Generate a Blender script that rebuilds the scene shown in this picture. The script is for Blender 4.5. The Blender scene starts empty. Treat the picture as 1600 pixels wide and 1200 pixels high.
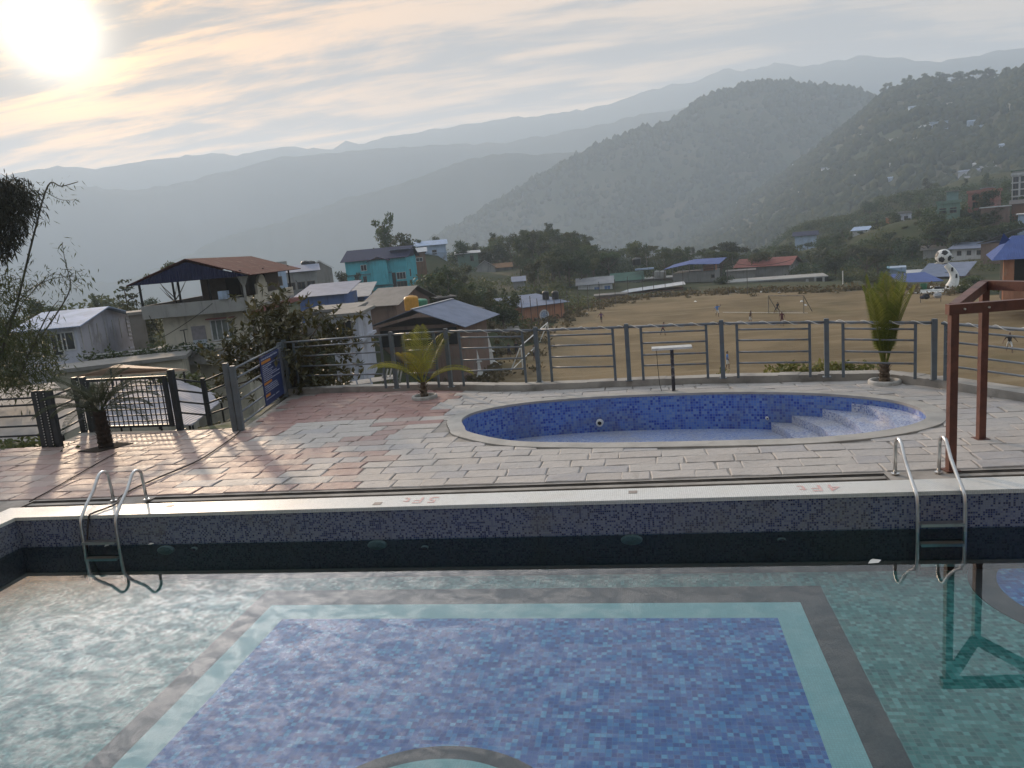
import bpy, bmesh, math, random
import numpy as np
from mathutils import Vector, Matrix, noise as mnoise
from mathutils.geometry import tessellate_polygon

random.seed(7)
C = bpy.context.scene
COL = C.collection

# ------------------------------------------------------------------ camera
YAW, PITCH, ROLL, FPX, EYE = 0.1775977, 0.1814545, -0.0887896, 1190.0, 3.2
def cam_axes():
    cy, sy, cp, sp = math.cos(YAW), math.sin(YAW), math.cos(PITCH), math.sin(PITCH)
    f = Vector((-sy*cp, cy*cp, -sp)); r = Vector((cy, sy, 0)); u = r.cross(f)
    c, s = math.cos(ROLL), math.sin(ROLL)
    return c*r + s*u, -s*r + c*u, f
RX, UX, FX = cam_axes()
cd = bpy.data.cameras.new('camera'); cam = bpy.data.objects.new('camera', cd); COL.objects.link(cam)
cd.sensor_fit = 'HORIZONTAL'; cd.sensor_width = 36.0; cd.lens = FPX/1600*36
cd.clip_start = 0.05; cd.clip_end = 40000
cam.matrix_world = Matrix(((RX.x, UX.x, -FX.x, 0), (RX.y, UX.y, -FX.y, 0), (RX.z, UX.z, -FX.z, EYE), (0, 0, 0, 1)))
C.camera = cam
ORI = Vector((0, 0, EYE))
def ray(px, py): return FX + (px-800)/FPX*RX - (py-600)/FPX*UX
def G(px, py, z=0.0):                      # where a sight line meets the level z
    d = ray(px, py); t = (z-EYE)/d.z; return ORI + t*d
def AT(px, py, dist):                      # point at a horizontal distance
    d = ray(px, py); return ORI + d*(dist/math.hypot(d.x, d.y))
def PIX(P):
    d = Vector(P)-ORI; w = d.dot(FX); return 800+FPX*d.dot(RX)/w, 600-FPX*d.dot(UX)/w

# ------------------------------------------------------------------ render settings, sun, sky
C.render.engine = 'CYCLES'
C.view_settings.view_transform = 'Standard'; C.view_settings.look = 'None'
C.view_settings.gamma = 1; C.view_settings.use_curve_mapping = False
C.view_settings.exposure = 0.62
cy_ = C.cycles
cy_.max_bounces = 8; cy_.diffuse_bounces = 3; cy_.glossy_bounces = 3; cy_.transparent_max_bounces = 12
cy_.transmission_bounces = 4; cy_.volume_bounces = 2; cy_.use_denoising = True
cy_.sample_clamp_indirect = 6.0
cy_.caustics_reflective = False; cy_.caustics_refractive = False
SUN = ray(80, 50).normalized()
SUN_EL = math.asin(SUN.z); SUN_AZ = math.atan2(SUN.x, SUN.y)
sl = bpy.data.lights.new('sun', 'SUN'); sl.energy = 3.9; sl.angle = math.radians(2.5); sl.color = (1.0, 0.76, 0.53)
so = bpy.data.objects.new('sun', sl); COL.objects.link(so)
so.rotation_euler = (-SUN).to_track_quat('-Z', 'Y').to_euler(); so.location = (0, 0, 60)

W = bpy.data.worlds.new('World'); C.world = W; W.use_nodes = True
class NT:
    def __init__(s, nt): s.nt = nt; s.n = nt.nodes; s.l = nt.links
    def node(s, t, **kw):
        n = s.n.new(t)
        for k, v in kw.items():
            setattr(n, k, v)
        return n
    def put(s, sock, v):
        if hasattr(v, 'is_output') or isinstance(v, bpy.types.NodeSocket): s.l.new(v, sock)
        else: sock.default_value = v
    def math(s, op, a, b=None, c=None, clamp=False):
        n = s.node('ShaderNodeMath', operation=op, use_clamp=clamp); s.put(n.inputs[0], a)
        if b is not None: s.put(n.inputs[1], b)
        if c is not None: s.put(n.inputs[2], c)
        return n.outputs[0]
    def vmath(s, op, a, b=None):
        n = s.node('ShaderNodeVectorMath', operation=op); s.put(n.inputs[0], a)
        if b is not None: s.put(n.inputs[1], b)
        return n.outputs['Value'] if op in ('DOT_PRODUCT', 'LENGTH') else n.outputs[0]
    def mix(s, f, a, b, mode='MIX'):
        n = s.node('ShaderNodeMix', data_type='RGBA', blend_type=mode); s.put(n.inputs[0], f)
        s.put(n.inputs[6], a if not isinstance(a, tuple) else (*a, 1)[:4]); s.put(n.inputs[7], b if not isinstance(b, tuple) else (*b, 1)[:4]); return n.outputs[2]
    def sstep(s, x, a, b):
        n = s.node('ShaderNodeMapRange', interpolation_type='SMOOTHSTEP'); s.put(n.inputs[0], x)
        n.inputs[1].default_value = a; n.inputs[2].default_value = b; return n.outputs[0]
    def noise(s, vec, scale, detail=4, rough=.55, dist=0.0):
        n = s.node('ShaderNodeTexNoise'); s.put(n.inputs['Vector'], vec); n.inputs['Scale'].default_value = scale
        n.inputs['Detail'].default_value = detail; n.inputs['Roughness'].default_value = rough; n.inputs['Distortion'].default_value = dist
        return n.outputs[0]
    def mapping(s, vec, loc=(0, 0, 0), rot=(0, 0, 0), scale=(1, 1, 1)):
        n = s.node('ShaderNodeMapping'); s.put(n.inputs[0], vec); n.inputs[1].default_value = loc; n.inputs[2].default_value = rot
        n.inputs[3].default_value = scale; return n.outputs[0]
    def ramp(s, f, pts, interp='LINEAR'):
        n = s.node('ShaderNodeValToRGB'); s.put(n.inputs[0], f); cr = n.color_ramp; cr.interpolation = interp
        while len(cr.elements) < len(pts): cr.elements.new(.5)
        for e, (p, c) in zip(cr.elements, pts): e.position = p; e.color = (*c, 1)[:4]
        return n.outputs[0]

def make_world():
    t = NT(W.node_tree); t.n.clear()
    dirv = t.node('ShaderNodeTexCoord').outputs['Generated']
    sep = t.node('ShaderNodeSeparateXYZ'); t.put(sep.inputs[0], dirv); z = t.math('MAXIMUM', sep.outputs[2], 0.0)
    sky = t.node('ShaderNodeTexSky', sky_type='NISHITA', sun_disc=False, sun_elevation=SUN_EL, sun_rotation=SUN_AZ, air_density=1.6, dust_density=3.0)
    base = t.mix(1.0, sky.outputs[0], (0.055,)*3, 'MULTIPLY')
    ca = t.math('MINIMUM', t.math('MAXIMUM', t.vmath('DOT_PRODUCT', dirv, tuple(SUN)), -1.0), 1.0)
    ang = t.math('MULTIPLY', t.math('ARCCOSINE', ca), 180/math.pi)
    near = t.math('EXPONENT', t.math('DIVIDE', ang, -34.0))
    # thin high cloud veil: warm and pale towards the sun, blue grey away from it
    veil_hi = t.mix(near, (.27, .29, .31), (.50, .32, .16))
    veil_lo = t.mix(near, (.31, .285, .24), (.88, .36, .05))
    veil = t.mix(t.sstep(z, .03, .34), veil_lo, veil_hi)
    col = t.mix(.85, base, veil)
    inv = t.math('DIVIDE', 1.0, t.math('ADD', z, .11))
    pv = t.node('ShaderNodeVectorMath', operation='SCALE'); t.put(pv.inputs[0], dirv); t.put(pv.inputs[3], inv); P = pv.outputs[0]
    rot = (0, 0, .12)
    st = t.noise(t.mapping(P, rot=rot, scale=(.55, 1.7, 0.2)), 1.5, 7, .58, .7)
    st2 = t.noise(t.mapping(P, loc=(4, 2, 0), rot=rot, scale=(.8, 2.6, .2)), 2.6, 6, .6, .4)
    streak = t.sstep(t.math('ADD', t.math('MULTIPLY', st, .62), t.math('MULTIPLY', st2, .38)), .43, .60)
    dark = t.mix(near, (.125, .155, .195), (.115, .095, .085)); lite = t.mix(near, (.50, .46, .39), (1.10, .50, .07))
    cl = t.mix(streak, dark, lite)
    fade = t.math('MULTIPLY', t.sstep(z, .02, .10), t.math('MULTIPLY_ADD', near, .50, .48))
    col = t.mix(fade, col, cl)
    # small ripple clouds (mackerel sky) higher up
    mk = t.sstep(t.noise(t.mapping(P, rot=(0, 0, .5), scale=(1.0, 1.5, .3)), 18.0, 4, .62, .8), .38, .64)
    near2 = t.math('EXPONENT', t.math('DIVIDE', ang, -16.5)); mkm = t.math('MULTIPLY', t.sstep(z, .29, .40), .82)
    mcol = t.mix(mk, t.mix(near2, (.34, .38, .43), (4.6, 4.7, 5.0)), t.mix(near2, (.40, .44, .48), (11.0, 10.4, 10.2)))
    col = t.mix(mkm, col, mcol)
    # the sun behind the veil
    g1 = t.math('MULTIPLY', t.math('EXPONENT', t.math('MULTIPLY', t.math('POWER', t.math('DIVIDE', ang, 2.15), 2.0), -1.0)), 2.6)
    g2 = t.math('MULTIPLY', t.math('EXPONENT', t.math('DIVIDE', ang, -3.7)), 2.0)
    g2 = t.math('MULTIPLY', g2, t.math('MULTIPLY_ADD', streak, .9, .25))
    glow = t.mix(1.0, t.mix(1.0, (1., .93, .78), g1, 'MULTIPLY'), t.mix(1.0, (1., .62, .20), g2, 'MULTIPLY'), 'ADD')
    col = t.mix(1.0, col, glow, 'ADD')
    bg = t.node('ShaderNodeBackground'); t.put(bg.inputs[0], col); bg.inputs[1].default_value = SKY_GAIN
    out = t.node('ShaderNodeOutputWorld'); t.l.new(bg.outputs[0], out.inputs[0])
SKY_GAIN = 1.0
make_world()
W.cycles.sampling_method = 'MANUAL'; W.cycles.sample_map_resolution = 1024

# ------------------------------------------------------------------ objects
def tag(o, label=None, cat=None, group=None, kind=None):
    if label: o['label'] = label
    if cat: o['category'] = cat
    if group: o['group'] = group
    if kind: o['kind'] = kind
    return o
def thing(name, label, cat, loc=(0, 0, 0), rz=0.0, group=None):
    o = bpy.data.objects.new(name, None); COL.objects.link(o); o.location = loc; o.rotation_euler = (0, 0, rz)
    o.empty_display_size = .2
    return tag(o, label, cat, group)
def link(name, me, parent=None, loc=(0, 0, 0), rz=0.0):
    o = bpy.data.objects.new(name, me); COL.objects.link(o); o.location = loc; o.rotation_euler = (0, 0, rz)
    if parent: o.parent = parent
    return o
def copy_tree(root, parent=None):
    c = root.copy(); COL.objects.link(c)
    if parent: c.parent = parent
    for ch in root.children: copy_tree(ch, c)
    return c

class MB:
    """collects faces, then links them as one mesh object"""
    def __init__(s): s.v = []; s.f = []; s.m = []; s.uv = {}; s.M = None
    def add(s, vs, fs, mi=0):
        b = len(s.v)
        if s.M is not None: vs = [s.M @ Vector(p) for p in vs]
        s.v.extend(tuple(p) for p in vs)
        for f in fs: s.f.append(tuple(b+i for i in f)); s.m.append(mi)
        return s
    def box(s, x0, x1, y0, y1, z0, z1, mi=0, M=None):
        vs = [(x0, y0, z0), (x1, y0, z0), (x1, y1, z0), (x0, y1, z0), (x0, y0, z1), (x1, y0, z1), (x1, y1, z1), (x0, y1, z1)]
        if M is not None: vs = [M @ Vector(p) for p in vs]
        return s.add(vs, [(3, 2, 1, 0), (4, 5, 6, 7), (0, 1, 5, 4), (1, 2, 6, 5), (2, 3, 7, 6), (3, 0, 4, 7)], mi)
    def bar(s, a, b, w, h=None, mi=0, up=(0, 0, 1)):      # square bar from a to b
        a, b = Vector(a), Vector(b); d = (b-a).normalized(); h = h or w
        u = Vector(up)
        if abs(d.dot(u)) > .95: u = Vector((0, 1, 0))
        r = d.cross(u).normalized(); u = r.cross(d)
        vs = [p + r*sx*w/2 + u*sy*h/2 for p in (a, b) for sx, sy in ((-1, -1), (1, -1), (1, 1), (-1, 1))]
        return s.add(vs, [(0, 1, 2, 3), (7, 6, 5, 4), (0, 4, 5, 1), (1, 5, 6, 2), (2, 6, 7, 3), (3, 7, 4, 0)], mi)
    def tube(s, pts, r, n=8, mi=0, cap=True):
        pts = [Vector(p) for p in pts]; vs = []; fs = []; rr = r if isinstance(r, (list, tuple)) else [r]*len(pts); pu = None
        for i, p in enumerate(pts):
            d = (pts[min(i+1, len(pts)-1)]-pts[max(i-1, 0)])
            if d.length < 1e-9: d = Vector((0, 0, 1))
            d.normalize()
            if pu is None:
                u = Vector((0, 0, 1)) if abs(d.z) < .9 else Vector((1, 0, 0))
            else: u = pu
            u = (u-d*u.dot(d)).normalized(); pu = u; w = d.cross(u)
            for k in range(n):
                a = 2*math.pi*k/n; vs.append(p+(u*math.cos(a)+w*math.sin(a))*rr[i])
        for i in range(len(pts)-1):
            for k in range(n):
                k2 = (k+1) % n; fs.append((i*n+k, i*n+k2, (i+1)*n+k2, (i+1)*n+k))
        if cap: fs.append(tuple(range(n-1, -1, -1))); fs.append(tuple((len(pts)-1)*n+k for k in range(n)))
        return s.add(vs, fs, mi)
    def lathe(s, prof, n=16, c=(0, 0, 0), mi=0):
        vs = []; fs = []
        for r, z in prof:
            for k in range(n):
                a = 2*math.pi*k/n; vs.append((c[0]+r*math.cos(a), c[1]+r*math.sin(a), c[2]+z))
        for i in range(len(prof)-1):
            for k in range(n):
                k2 = (k+1) % n; fs.append((i*n+k, i*n+k2, (i+1)*n+k2, (i+1)*n+k))
        fs.append(tuple(range(n-1, -1, -1))); fs.append(tuple((len(prof)-1)*n+k for k in range(n)))
        return s.add(vs, fs, mi)
    def prism(s, poly, z0, z1, mi=0):
        n = len(poly); vs = [(p[0], p[1], z0) for p in poly]+[(p[0], p[1], z1) for p in poly]
        fs = [tuple(range(n-1, -1, -1)), tuple(range(n, 2*n))]+[(i, (i+1) % n, n+(i+1) % n, n+i) for i in range(n)]
        return s.add(vs, fs, mi)
    def quad(s, a, b, c, d, mi=0): return s.add([a, b, c, d], [(0, 1, 2, 3)], mi)
    def mesh(s, name, mats, smooth=False, uvs=None):
        me = bpy.data.meshes.new(name); me.from_pydata(s.v, [], s.f)
        for m in (mats if isinstance(mats, (list, tuple)) else [mats]): me.materials.append(m)
        if any(s.m): me.polygons.foreach_set('material_index', s.m)
        if smooth: me.polygons.foreach_set('use_smooth', [True]*len(s.f))
        lay = me.uv_layers.new(name='UVMap'); me.update()
        nl = len(me.loops)
        if uvs is None:                                    # box projection in metres
            uv = np.zeros((nl, 2), dtype=np.float32)
            vi = np.zeros(nl, dtype=np.int32); me.loops.foreach_get('vertex_index', vi)
            co = np.array(s.v, dtype=np.float32)[vi]
            nr = np.zeros(len(me.polygons)*3, dtype=np.float32); me.polygons.foreach_get('normal', nr); nr = np.abs(nr.reshape(-1, 3))
            lt = np.zeros(len(me.polygons), dtype=np.int32); me.polygons.foreach_get('loop_total', lt)
            ax = np.repeat(np.argmax(nr, axis=1), lt)
            uv[ax == 0] = co[ax == 0][:, [1, 2]]; uv[ax == 1] = co[ax == 1][:, [0, 2]]; uv[ax == 2] = co[ax == 2][:, [0, 1]]
        else: uv = np.array(uvs, dtype=np.float32)
        lay.data.foreach_set('uv', uv.ravel())
        return me
    def build(s, name, mats, parent=None, smooth=False, loc=(0, 0, 0), rz=0.0, uvs=None):
        return link(name, s.mesh(name, mats, smooth, uvs), parent, loc, rz)
def structure(name, mb, mat, **k): return tag(mb.build(name, mat, **k), kind='structure')

# ------------------------------------------------------------------ materials
MATS = {}
def new_mat(name):
    m = bpy.data.materials.new(name); m.use_nodes = True; t = NT(m.node_tree); b = t.n['Principled BSDF']; MATS[name] = m
    return m, t, b
def M_(name, c1, c2=None, scale=4.0, rough=.7, bump=0.0, metal=0.0, spec=.4, stain=None, stain_scale=.6, rnd=0.0, coord='Object', detail=5, bscale=None, lo=.35, hi=.68, drip=None):
    """painted / mineral surface: two tones of noise, optional blotches of wear, fine relief"""
    if name in MATS: return MATS[name]
    m, t, b = new_mat(name); tc = t.node('ShaderNodeTexCoord').outputs[coord]
    c2 = c2 or tuple(x*.8 for x in c1)
    n = t.noise(tc, scale, detail); col = t.mix(t.sstep(n, lo, hi), c1, c2)
    if stain: col = t.mix(t.math('MULTIPLY', t.sstep(t.noise(tc, stain_scale, 6, .65), .5, .72), .8), col, stain)
    if drip: col = t.mix(t.math('MULTIPLY', t.sstep(t.noise(t.mapping(tc, scale=(1.6, 1.6, .16)), 1.4, 5, .7), .50, .70), .7), col, drip)
    if rnd:
        oi = t.node('ShaderNodeObjectInfo').outputs['Random']; hv = t.node('ShaderNodeHueSaturation'); t.put(hv.inputs['Color'], col)
        t.put(hv.inputs['Value'], t.math('MULTIPLY_ADD', oi, 2*rnd, 1-rnd)); t.put(hv.inputs['Hue'], t.math('MULTIPLY_ADD', oi, .05*rnd, .5-.025*rnd)); col = hv.outputs[0]
    t.put(b.inputs['Base Color'], col); b.inputs['Roughness'].default_value = rough; b.inputs['Metallic'].default_value = metal
    b.inputs['Specular IOR Level'].default_value = spec
    if bump:
        bp = t.node('ShaderNodeBump'); bp.inputs['Strength'].default_value = bump; bp.inputs['Distance'].default_value = .02
        t.put(bp.inputs['Height'], t.noise(tc, bscale or scale*4, 6, .6)); t.l.new(bp.outputs[0], b.inputs['Normal'])
    return m
def M_leaf(name, c1, c2, rnd=.25, trans=.36, scale=1.5):
    if name in MATS: return MATS[name]
    m, t, b = new_mat(name); tc = t.node('ShaderNodeTexCoord').outputs['Object']
    g = t.node('ShaderNodeNewGeometry').outputs['Random Per Island']
    col = t.mix(t.math('MULTIPLY_ADD', g, .6, t.math('MULTIPLY', t.sstep(t.noise(tc, scale, 2), .35, .65), .4)), c1, c2)
    oi = t.node('ShaderNodeObjectInfo').outputs['Random']; hv = t.node('ShaderNodeHueSaturation'); t.put(hv.inputs['Color'], col)
    t.put(hv.inputs['Value'], t.math('MULTIPLY_ADD', oi, 2*rnd, 1-rnd)); t.put(hv.inputs['Hue'], t.math('MULTIPLY_ADD', oi, .05, .478)); col = hv.outputs[0]
    t.put(b.inputs['Base Color'], col); b.inputs['Roughness'].default_value = .6; b.inputs['Specular IOR Level'].default_value = .25
    tr = t.node('ShaderNodeBsdfTranslucent'); t.put(tr.inputs[0], col)
    mx = t.node('ShaderNodeMixShader'); mx.inputs[0].default_value = trans; t.l.new(b.outputs[0], mx.inputs[1]); t.l.new(tr.outputs[0], mx.inputs[2])
    t.l.new(mx.outputs[0], t.n['Material Output'].inputs[0]); return m
def M_tile(name, size, cols, grout, gw=.09, rough=.25, dirt=None, dirt_amt=.5, spec=.5, bump=.3, big=None):
    """glass mosaic: a random colour for every little tile, with grout lines between"""
    if name in MATS: return MATS[name]
    m, t, b = new_mat(name); uv = t.node('ShaderNodeTexCoord').outputs['UV']
    p = t.node('ShaderNodeVectorMath', operation='SCALE'); t.put(p.inputs[0], uv); p.inputs[3].default_value = 1/size; p = p.outputs[0]
    fl = t.vmath('FLOOR', p); wn = t.node('ShaderNodeTexWhiteNoise', noise_dimensions='2D'); t.put(wn.inputs[0], fl)
    k = len(cols); tot = sum(c[0] for c in cols); acc = 0; pts = []
    for w_, c in cols: pts.append((acc/tot, c)); acc += w_
    col = t.ramp(wn.outputs[0], pts, 'CONSTANT')
    fr = t.node('ShaderNodeSeparateXYZ'); t.put(fr.inputs[0], t.vmath('FRACTION', p))
    e = []
    for i in (0, 1):
        a = fr.outputs[i]; e.append(t.math('MINIMUM', a, t.math('SUBTRACT', 1.0, a)))
    edge = t.math('MINIMUM', e[0], e[1]); gm = t.sstep(edge, gw*.6, gw*1.3)
    col = t.mix(gm, grout, col)
    if dirt:
        tc = t.node('ShaderNodeTexCoord').outputs['Object']
        d = t.sstep(t.noise(tc, 1.1, 6, .65, .4), .45, .7); col = t.mix(t.math('MULTIPLY', d, dirt_amt), col, dirt)
    t.put(b.inputs['Base Color'], col); b.inputs['Roughness'].default_value = rough; b.inputs['Specular IOR Level'].default_value = spec
    if bump:
        bp = t.node('ShaderNodeBump'); bp.inputs['Strength'].default_value = bump; bp.inputs['Distance'].default_value = .004
        t.put(bp.inputs['Height'], gm); t.l.new(bp.outputs[0], b.inputs['Normal'])
    return m
def M_corr(name, c1, c2, pitch=.18, rough=.5, metal=.0, stain=(.2, .16, .13), rot=0.0, stain_amt=.6):
    """corrugated roofing sheet: fine ribs in relief, rust and dust blotches"""
    if name in MATS: return MATS[name]
    m, t, b = new_mat(name); uv = t.node('ShaderNodeTexCoord').outputs['UV']; ob = t.node('ShaderNodeTexCoord').outputs['Object']
    wv = t.node('ShaderNodeTexWave', wave_type='BANDS', bands_direction='X'); t.put(wv.inputs[0], t.mapping(uv, rot=(0, 0, rot)))
    wv.inputs['Scale'].default_value = .314/pitch; wv.inputs['Distortion'].default_value = 0
    n = t.noise(ob, .8, 5); col = t.mix(t.sstep(n, .35, .68), c1, c2)
    col = t.mix(t.math('MULTIPLY', t.sstep(t.noise(ob, 1.7, 6, .7), .52, .75), stain_amt), col, stain)
    t.put(b.inputs['Base Color'], col); b.inputs['Roughness'].default_value = rough+.2; b.inputs['Metallic'].default_value = metal; b.inputs['Specular IOR Level'].default_value = .18
    bp = t.node('ShaderNodeBump'); bp.inputs['Strength'].default_value = .8; bp.inputs['Distance'].default_value = .03
    t.put(bp.inputs['Height'], wv.outputs[1]); t.l.new(bp.outputs[0], b.inputs['Normal'])
    return m
def fbm(x, y, o=4, s=1.0):
    return mnoise.fractal(Vector((x*s, y*s, 3.7)), 1.0, 2.0, o)
# ------------------------------------------------------------------ hills, valley, near ground
def interp(pts, x):
    xs = [p[0] for p in pts]; return float(np.interp(x, xs, [p[1] for p in pts]))
def smooth_interp(pts, x, s=6):
    return sum(interp(pts, x+d) for d in (-s, -s/2, 0, s/2, s))/5
hill_near = M_('hill_near', (.040, .052, .028), (.085, .075, .045), scale=.012, rough=.95, spec=.05, stain=(.13, .105, .07), stain_scale=.006)
hill_far = M_('hill_far', (.055, .065, .05), (.085, .085, .065), scale=.004, rough=1, spec=0.0)
hill_mid = M_('hill_mid', (.040, .050, .035), (.06, .062, .042), scale=.006, rough=1, spec=0.0)
RIDGES = {}
def ridge(name, crest, dist, foot_d, foot_z, mat, px0=-500, px1=2150, step=10, rows=26, amp=.05, seed=0, jag=1.2, back=-255):
    vs = []; fs = []; cols = int((px1-px0)/step)+1; grid = []
    for i in range(cols):
        px = px0+i*step; py = smooth_interp(crest, px)+jag*fbm(px*.06, seed, 4)*3
        Dc = interp(dist, px) if isinstance(dist, list) else dist
        T = AT(px, py, Dc); az = math.atan2(T.x, T.y); Df = foot_d if not isinstance(foot_d, list) else interp(foot_d, px)
        colv = []
        for j in range(rows+6):
            t = j/rows
            if t <= 1:
                d = Df+(Dc-Df)*t; z = foot_z+(T.z-foot_z)*(t**1.06)
                nz = mnoise.ridged_multi_fractal(Vector((d*math.sin(az)*.0022, d*math.cos(az)*.0022, seed*3.1)), 1.0, 2.0, 4, 1.0, 2.0)
                z += (nz-1.2)*amp*(T.z-foot_z)*math.sin(math.pi*min(t, 1))**.8
            else:
                k = (t-1)*rows/5.0; d = Dc*(1+.10*k); z = T.z+(back-T.z)*k**1.3
            colv.append((d*math.sin(az), d*math.cos(az), z))
        grid.append(colv); vs += colv
    R_ = rows+6
    for i in range(cols-1):
        for j in range(R_-1):
            a = i*R_+j; fs.append((a, a+R_, a+R_+1, a+1))
    me = bpy.data.meshes.new(name); me.from_pydata(vs, [], fs); me.materials.append(mat)
    me.polygons.foreach_set('use_smooth', [True]*len(fs))
    RIDGES[name] = (grid, px0, step, rows)
    return tag(link(name, me), kind='structure')
ridge('hill_farthest', [(-500, 285), (-100, 275), (0, 273), (45, 268), (90, 259), (150, 266), (215, 252), (270, 247), (330, 240), (370, 243), (400, 237), (455, 227), (515, 234), (540, 220), (560, 225), (610, 210), (660, 207), (720, 195), (780, 187), (860, 178), (920, 170), (960, 160), (1000, 145), (1060, 130), (1080, 131), (1130, 108), (1165, 110), (1210, 99), (1255, 104), (1350, 87), (1430, 94), (1470, 96), (1520, 88), (1590, 75), (1650, 70), (1800, 78), (2150, 60)],
      3500, 2850, -250, hill_far, amp=.06, seed=1)
ridge('hill_far', [(-500, 310), (0, 300), (60, 292), (120, 289), (200, 297), (215, 297), (260, 290), (320, 276), (350, 268), (400, 256), (435, 246), (500, 241), (600, 232), (700, 226), (800, 222), (925, 197), (1000, 180), (1100, 165), (1300, 170), (2150, 150)],
      2700, 2250, -250, hill_far, amp=.07, seed=2)
ridge('hill_middle', [(-500, 470), (200, 440), (300, 395), (350, 370), (450, 345), (525, 315), (615, 290), (675, 269), (740, 246), (800, 240), (830, 243), (900, 236), (1000, 240), (1200, 260), (2150, 260)],
      2050, 1650, -250, hill_far, amp=.07, seed=3)
ridge('hill_wooded', [(-500, 520), (500, 470), (640, 395), (720, 355), (800, 303), (830, 288), (880, 256), (905, 248), (930, 231), (975, 213), (1010, 203), (1050, 195), (1070, 178), (1090, 162), (1110, 152), (1150, 140), (1200, 129), (1235, 134), (1300, 137), (1330, 142), (1360, 152), (1400, 175), (1600, 200), (2150, 230)],
      [(600, 1480), (1000, 1560), (1250, 1680), (2150, 1800)], 1100, -220, hill_near, amp=.09, seed=4, rows=34)
ridge('hill_village', [(-500, 640), (700, 560), (900, 470), (1000, 412), (1040, 392), (1080, 369), (1130, 339), (1180, 304), (1240, 263), (1300, 216), (1340, 186), (1370, 158), (1390, 147), (1420, 135), (1445, 127), (1470, 130), (1480, 137), (1510, 134), (1550, 132), (1570, 122), (1600, 112), (1700, 85), (1900, 70), (2150, 60)],
      [(900, 1380), (1100, 1320), (1300, 1220), (1600, 1080), (2150, 1080)], [(900, 640), (1300, 500), (1600, 430)], -40, hill_near, px0=700, step=8, rows=40, amp=.055, seed=5)
vf = MB(); vf.lathe([(0.01, -262), (4000, -261.5)], 96); vf.f = vf.f[:-2]; vf.m = vf.m[:-2]
structure('valley_floor', vf, hill_far)

HAZE_TOP = max(v.co.z for o in COL.objects if o.type == 'MESH' for v in o.data.vertices)+12; print('haze top', HAZE_TOP)
HZ = MB(); HZ.box(-4300, 4300, -4300, 4300, -300, HAZE_TOP)
haze_m = bpy.data.materials.new('haze_air'); haze_m.use_nodes = True; ht = NT(haze_m.node_tree); ht.n.clear()
pvn = ht.node('ShaderNodeVolumePrincipled'); pvn.inputs['Color'].default_value = (.69, .835, 1.0, 1); pvn.inputs['Density'].default_value = 0.00038
pvn.inputs['Anisotropy'].default_value = .22
ht.l.new(pvn.outputs[0], ht.node('ShaderNodeOutputMaterial').inputs['Volume'])
tag(HZ.build('haze', haze_m), kind='stuff')

# near ground: a height field through measured points
GP = []
def gp(px, py, d): P = AT(px, py, d); GP.append((P.x, P.y, P.z))
def gz(px, d, z): P = AT(px, 430, d); GP.append((P.x, P.y, z))
for px, py in ((820, 600), (1000, 580), (1300, 580), (1600, 600), (1800, 600), (1000, 500), (1200, 500), (1300, 480), (1600, 480), (1800, 490), (1000, 470), (1150, 465), (1300, 461), (1450, 462), (1600, 465), (1800, 470), (910, 490), (870, 520), (760, 590), (1450, 520), (1150, 540), (950, 540)):
    P = G(px, py, -9); GP.append((P.x, P.y, -9.0))
GP += [(-25, 20, -3.8), (-16, 18, -2.2), (-20, 30, -6), (-40, 30, -6), (-12, 24, -4.5), (-5, 26, -7), (5, 25, -8.5), (15, 20, -8.5), (30, 30, -9), (0, 45, -9), (20, 50, -9), (40, 55, -9),
       (-30, 50, -8.5), (-55, 55, -6), (-80, 60, -7), (-120, 80, -14), (-60, 25, -7), (-160, 60, -30), (12, 10, -8), (25, 5, -8), (-35, 5, -5), (-60, 0, -8)]
for a in ((100, 578, 66), (420, 470, 130), (150, 520, 110), (40, 520, 120), (600, 452, 168), (700, 460, 150), (650, 500, 95), (740, 590, 80), (800, 500, 135), (540, 470, 110), (480, 520, 70),
          (660, 398, 215), (750, 427, 215), (850, 388, 255), (930, 402, 255), (1000, 418, 245), (1100, 430, 240), (1250, 432, 230), (1400, 430, 190), (1600, 430, 170), (1900, 430, 190),
          (1300, 388, 300), (1400, 372, 290), (1500, 352, 270), (1480, 338, 255), (1530, 320, 262), (1590, 312, 310), (1600, 402, 200), (1250, 392, 330), (1450, 305, 420), (1600, 266, 480), (1350, 344, 400), (1900, 340, 300), (1900, 240, 480)): gp(*a)
for a in ((850, 330, -15), (850, 420, -60), (700, 300, -22), (600, 240, -14), (600, 330, -60), (1000, 320, -22), (1100, 340, -30), (1000, 430, -65), (400, 190, -14), (400, 260, -45), (200, 170, -16), (200, 240, -48), (0, 170, -20), (0, 240, -52), (-300, 150, -24), (-300, 240, -55),
          (400, 420, -110), (0, 420, -120), (700, 480, -105), (1200, 480, -40)): gz(*a)
GPa = np.array(GP)
def ground_np(X, Y):
    d2 = (X[..., None]-GPa[:, 0])**2+(Y[..., None]-GPa[:, 1])**2+9.0
    w = d2**-1.9; return (w*GPa[:, 2]).sum(-1)/w.sum(-1)
gx = np.concatenate([np.arange(-260, -60, 8), np.arange(-60, 120, 3), np.arange(120, 420, 8)]); gy = np.concatenate([np.arange(-60, 16, 8), np.arange(16, 180, 3), np.arange(180, 520, 8)])
GXX, GYY = np.meshgrid(gx, gy); GZZ = ground_np(GXX, GYY)
def under_deck(x, y): return -14.2 < x < 11 and -12 < y < 17.2
def ground(x, y): return float(ground_np(np.array([x], dtype=float), np.array([y], dtype=float))[0])
nzz = np.array([[fbm(x, y, 4, .05)*.35 for x in gx] for y in gy]); 
GZZ = GZZ+nzz*np.clip((np.abs(GZZ+9)-.3)*.6, .12, 1)
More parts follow.
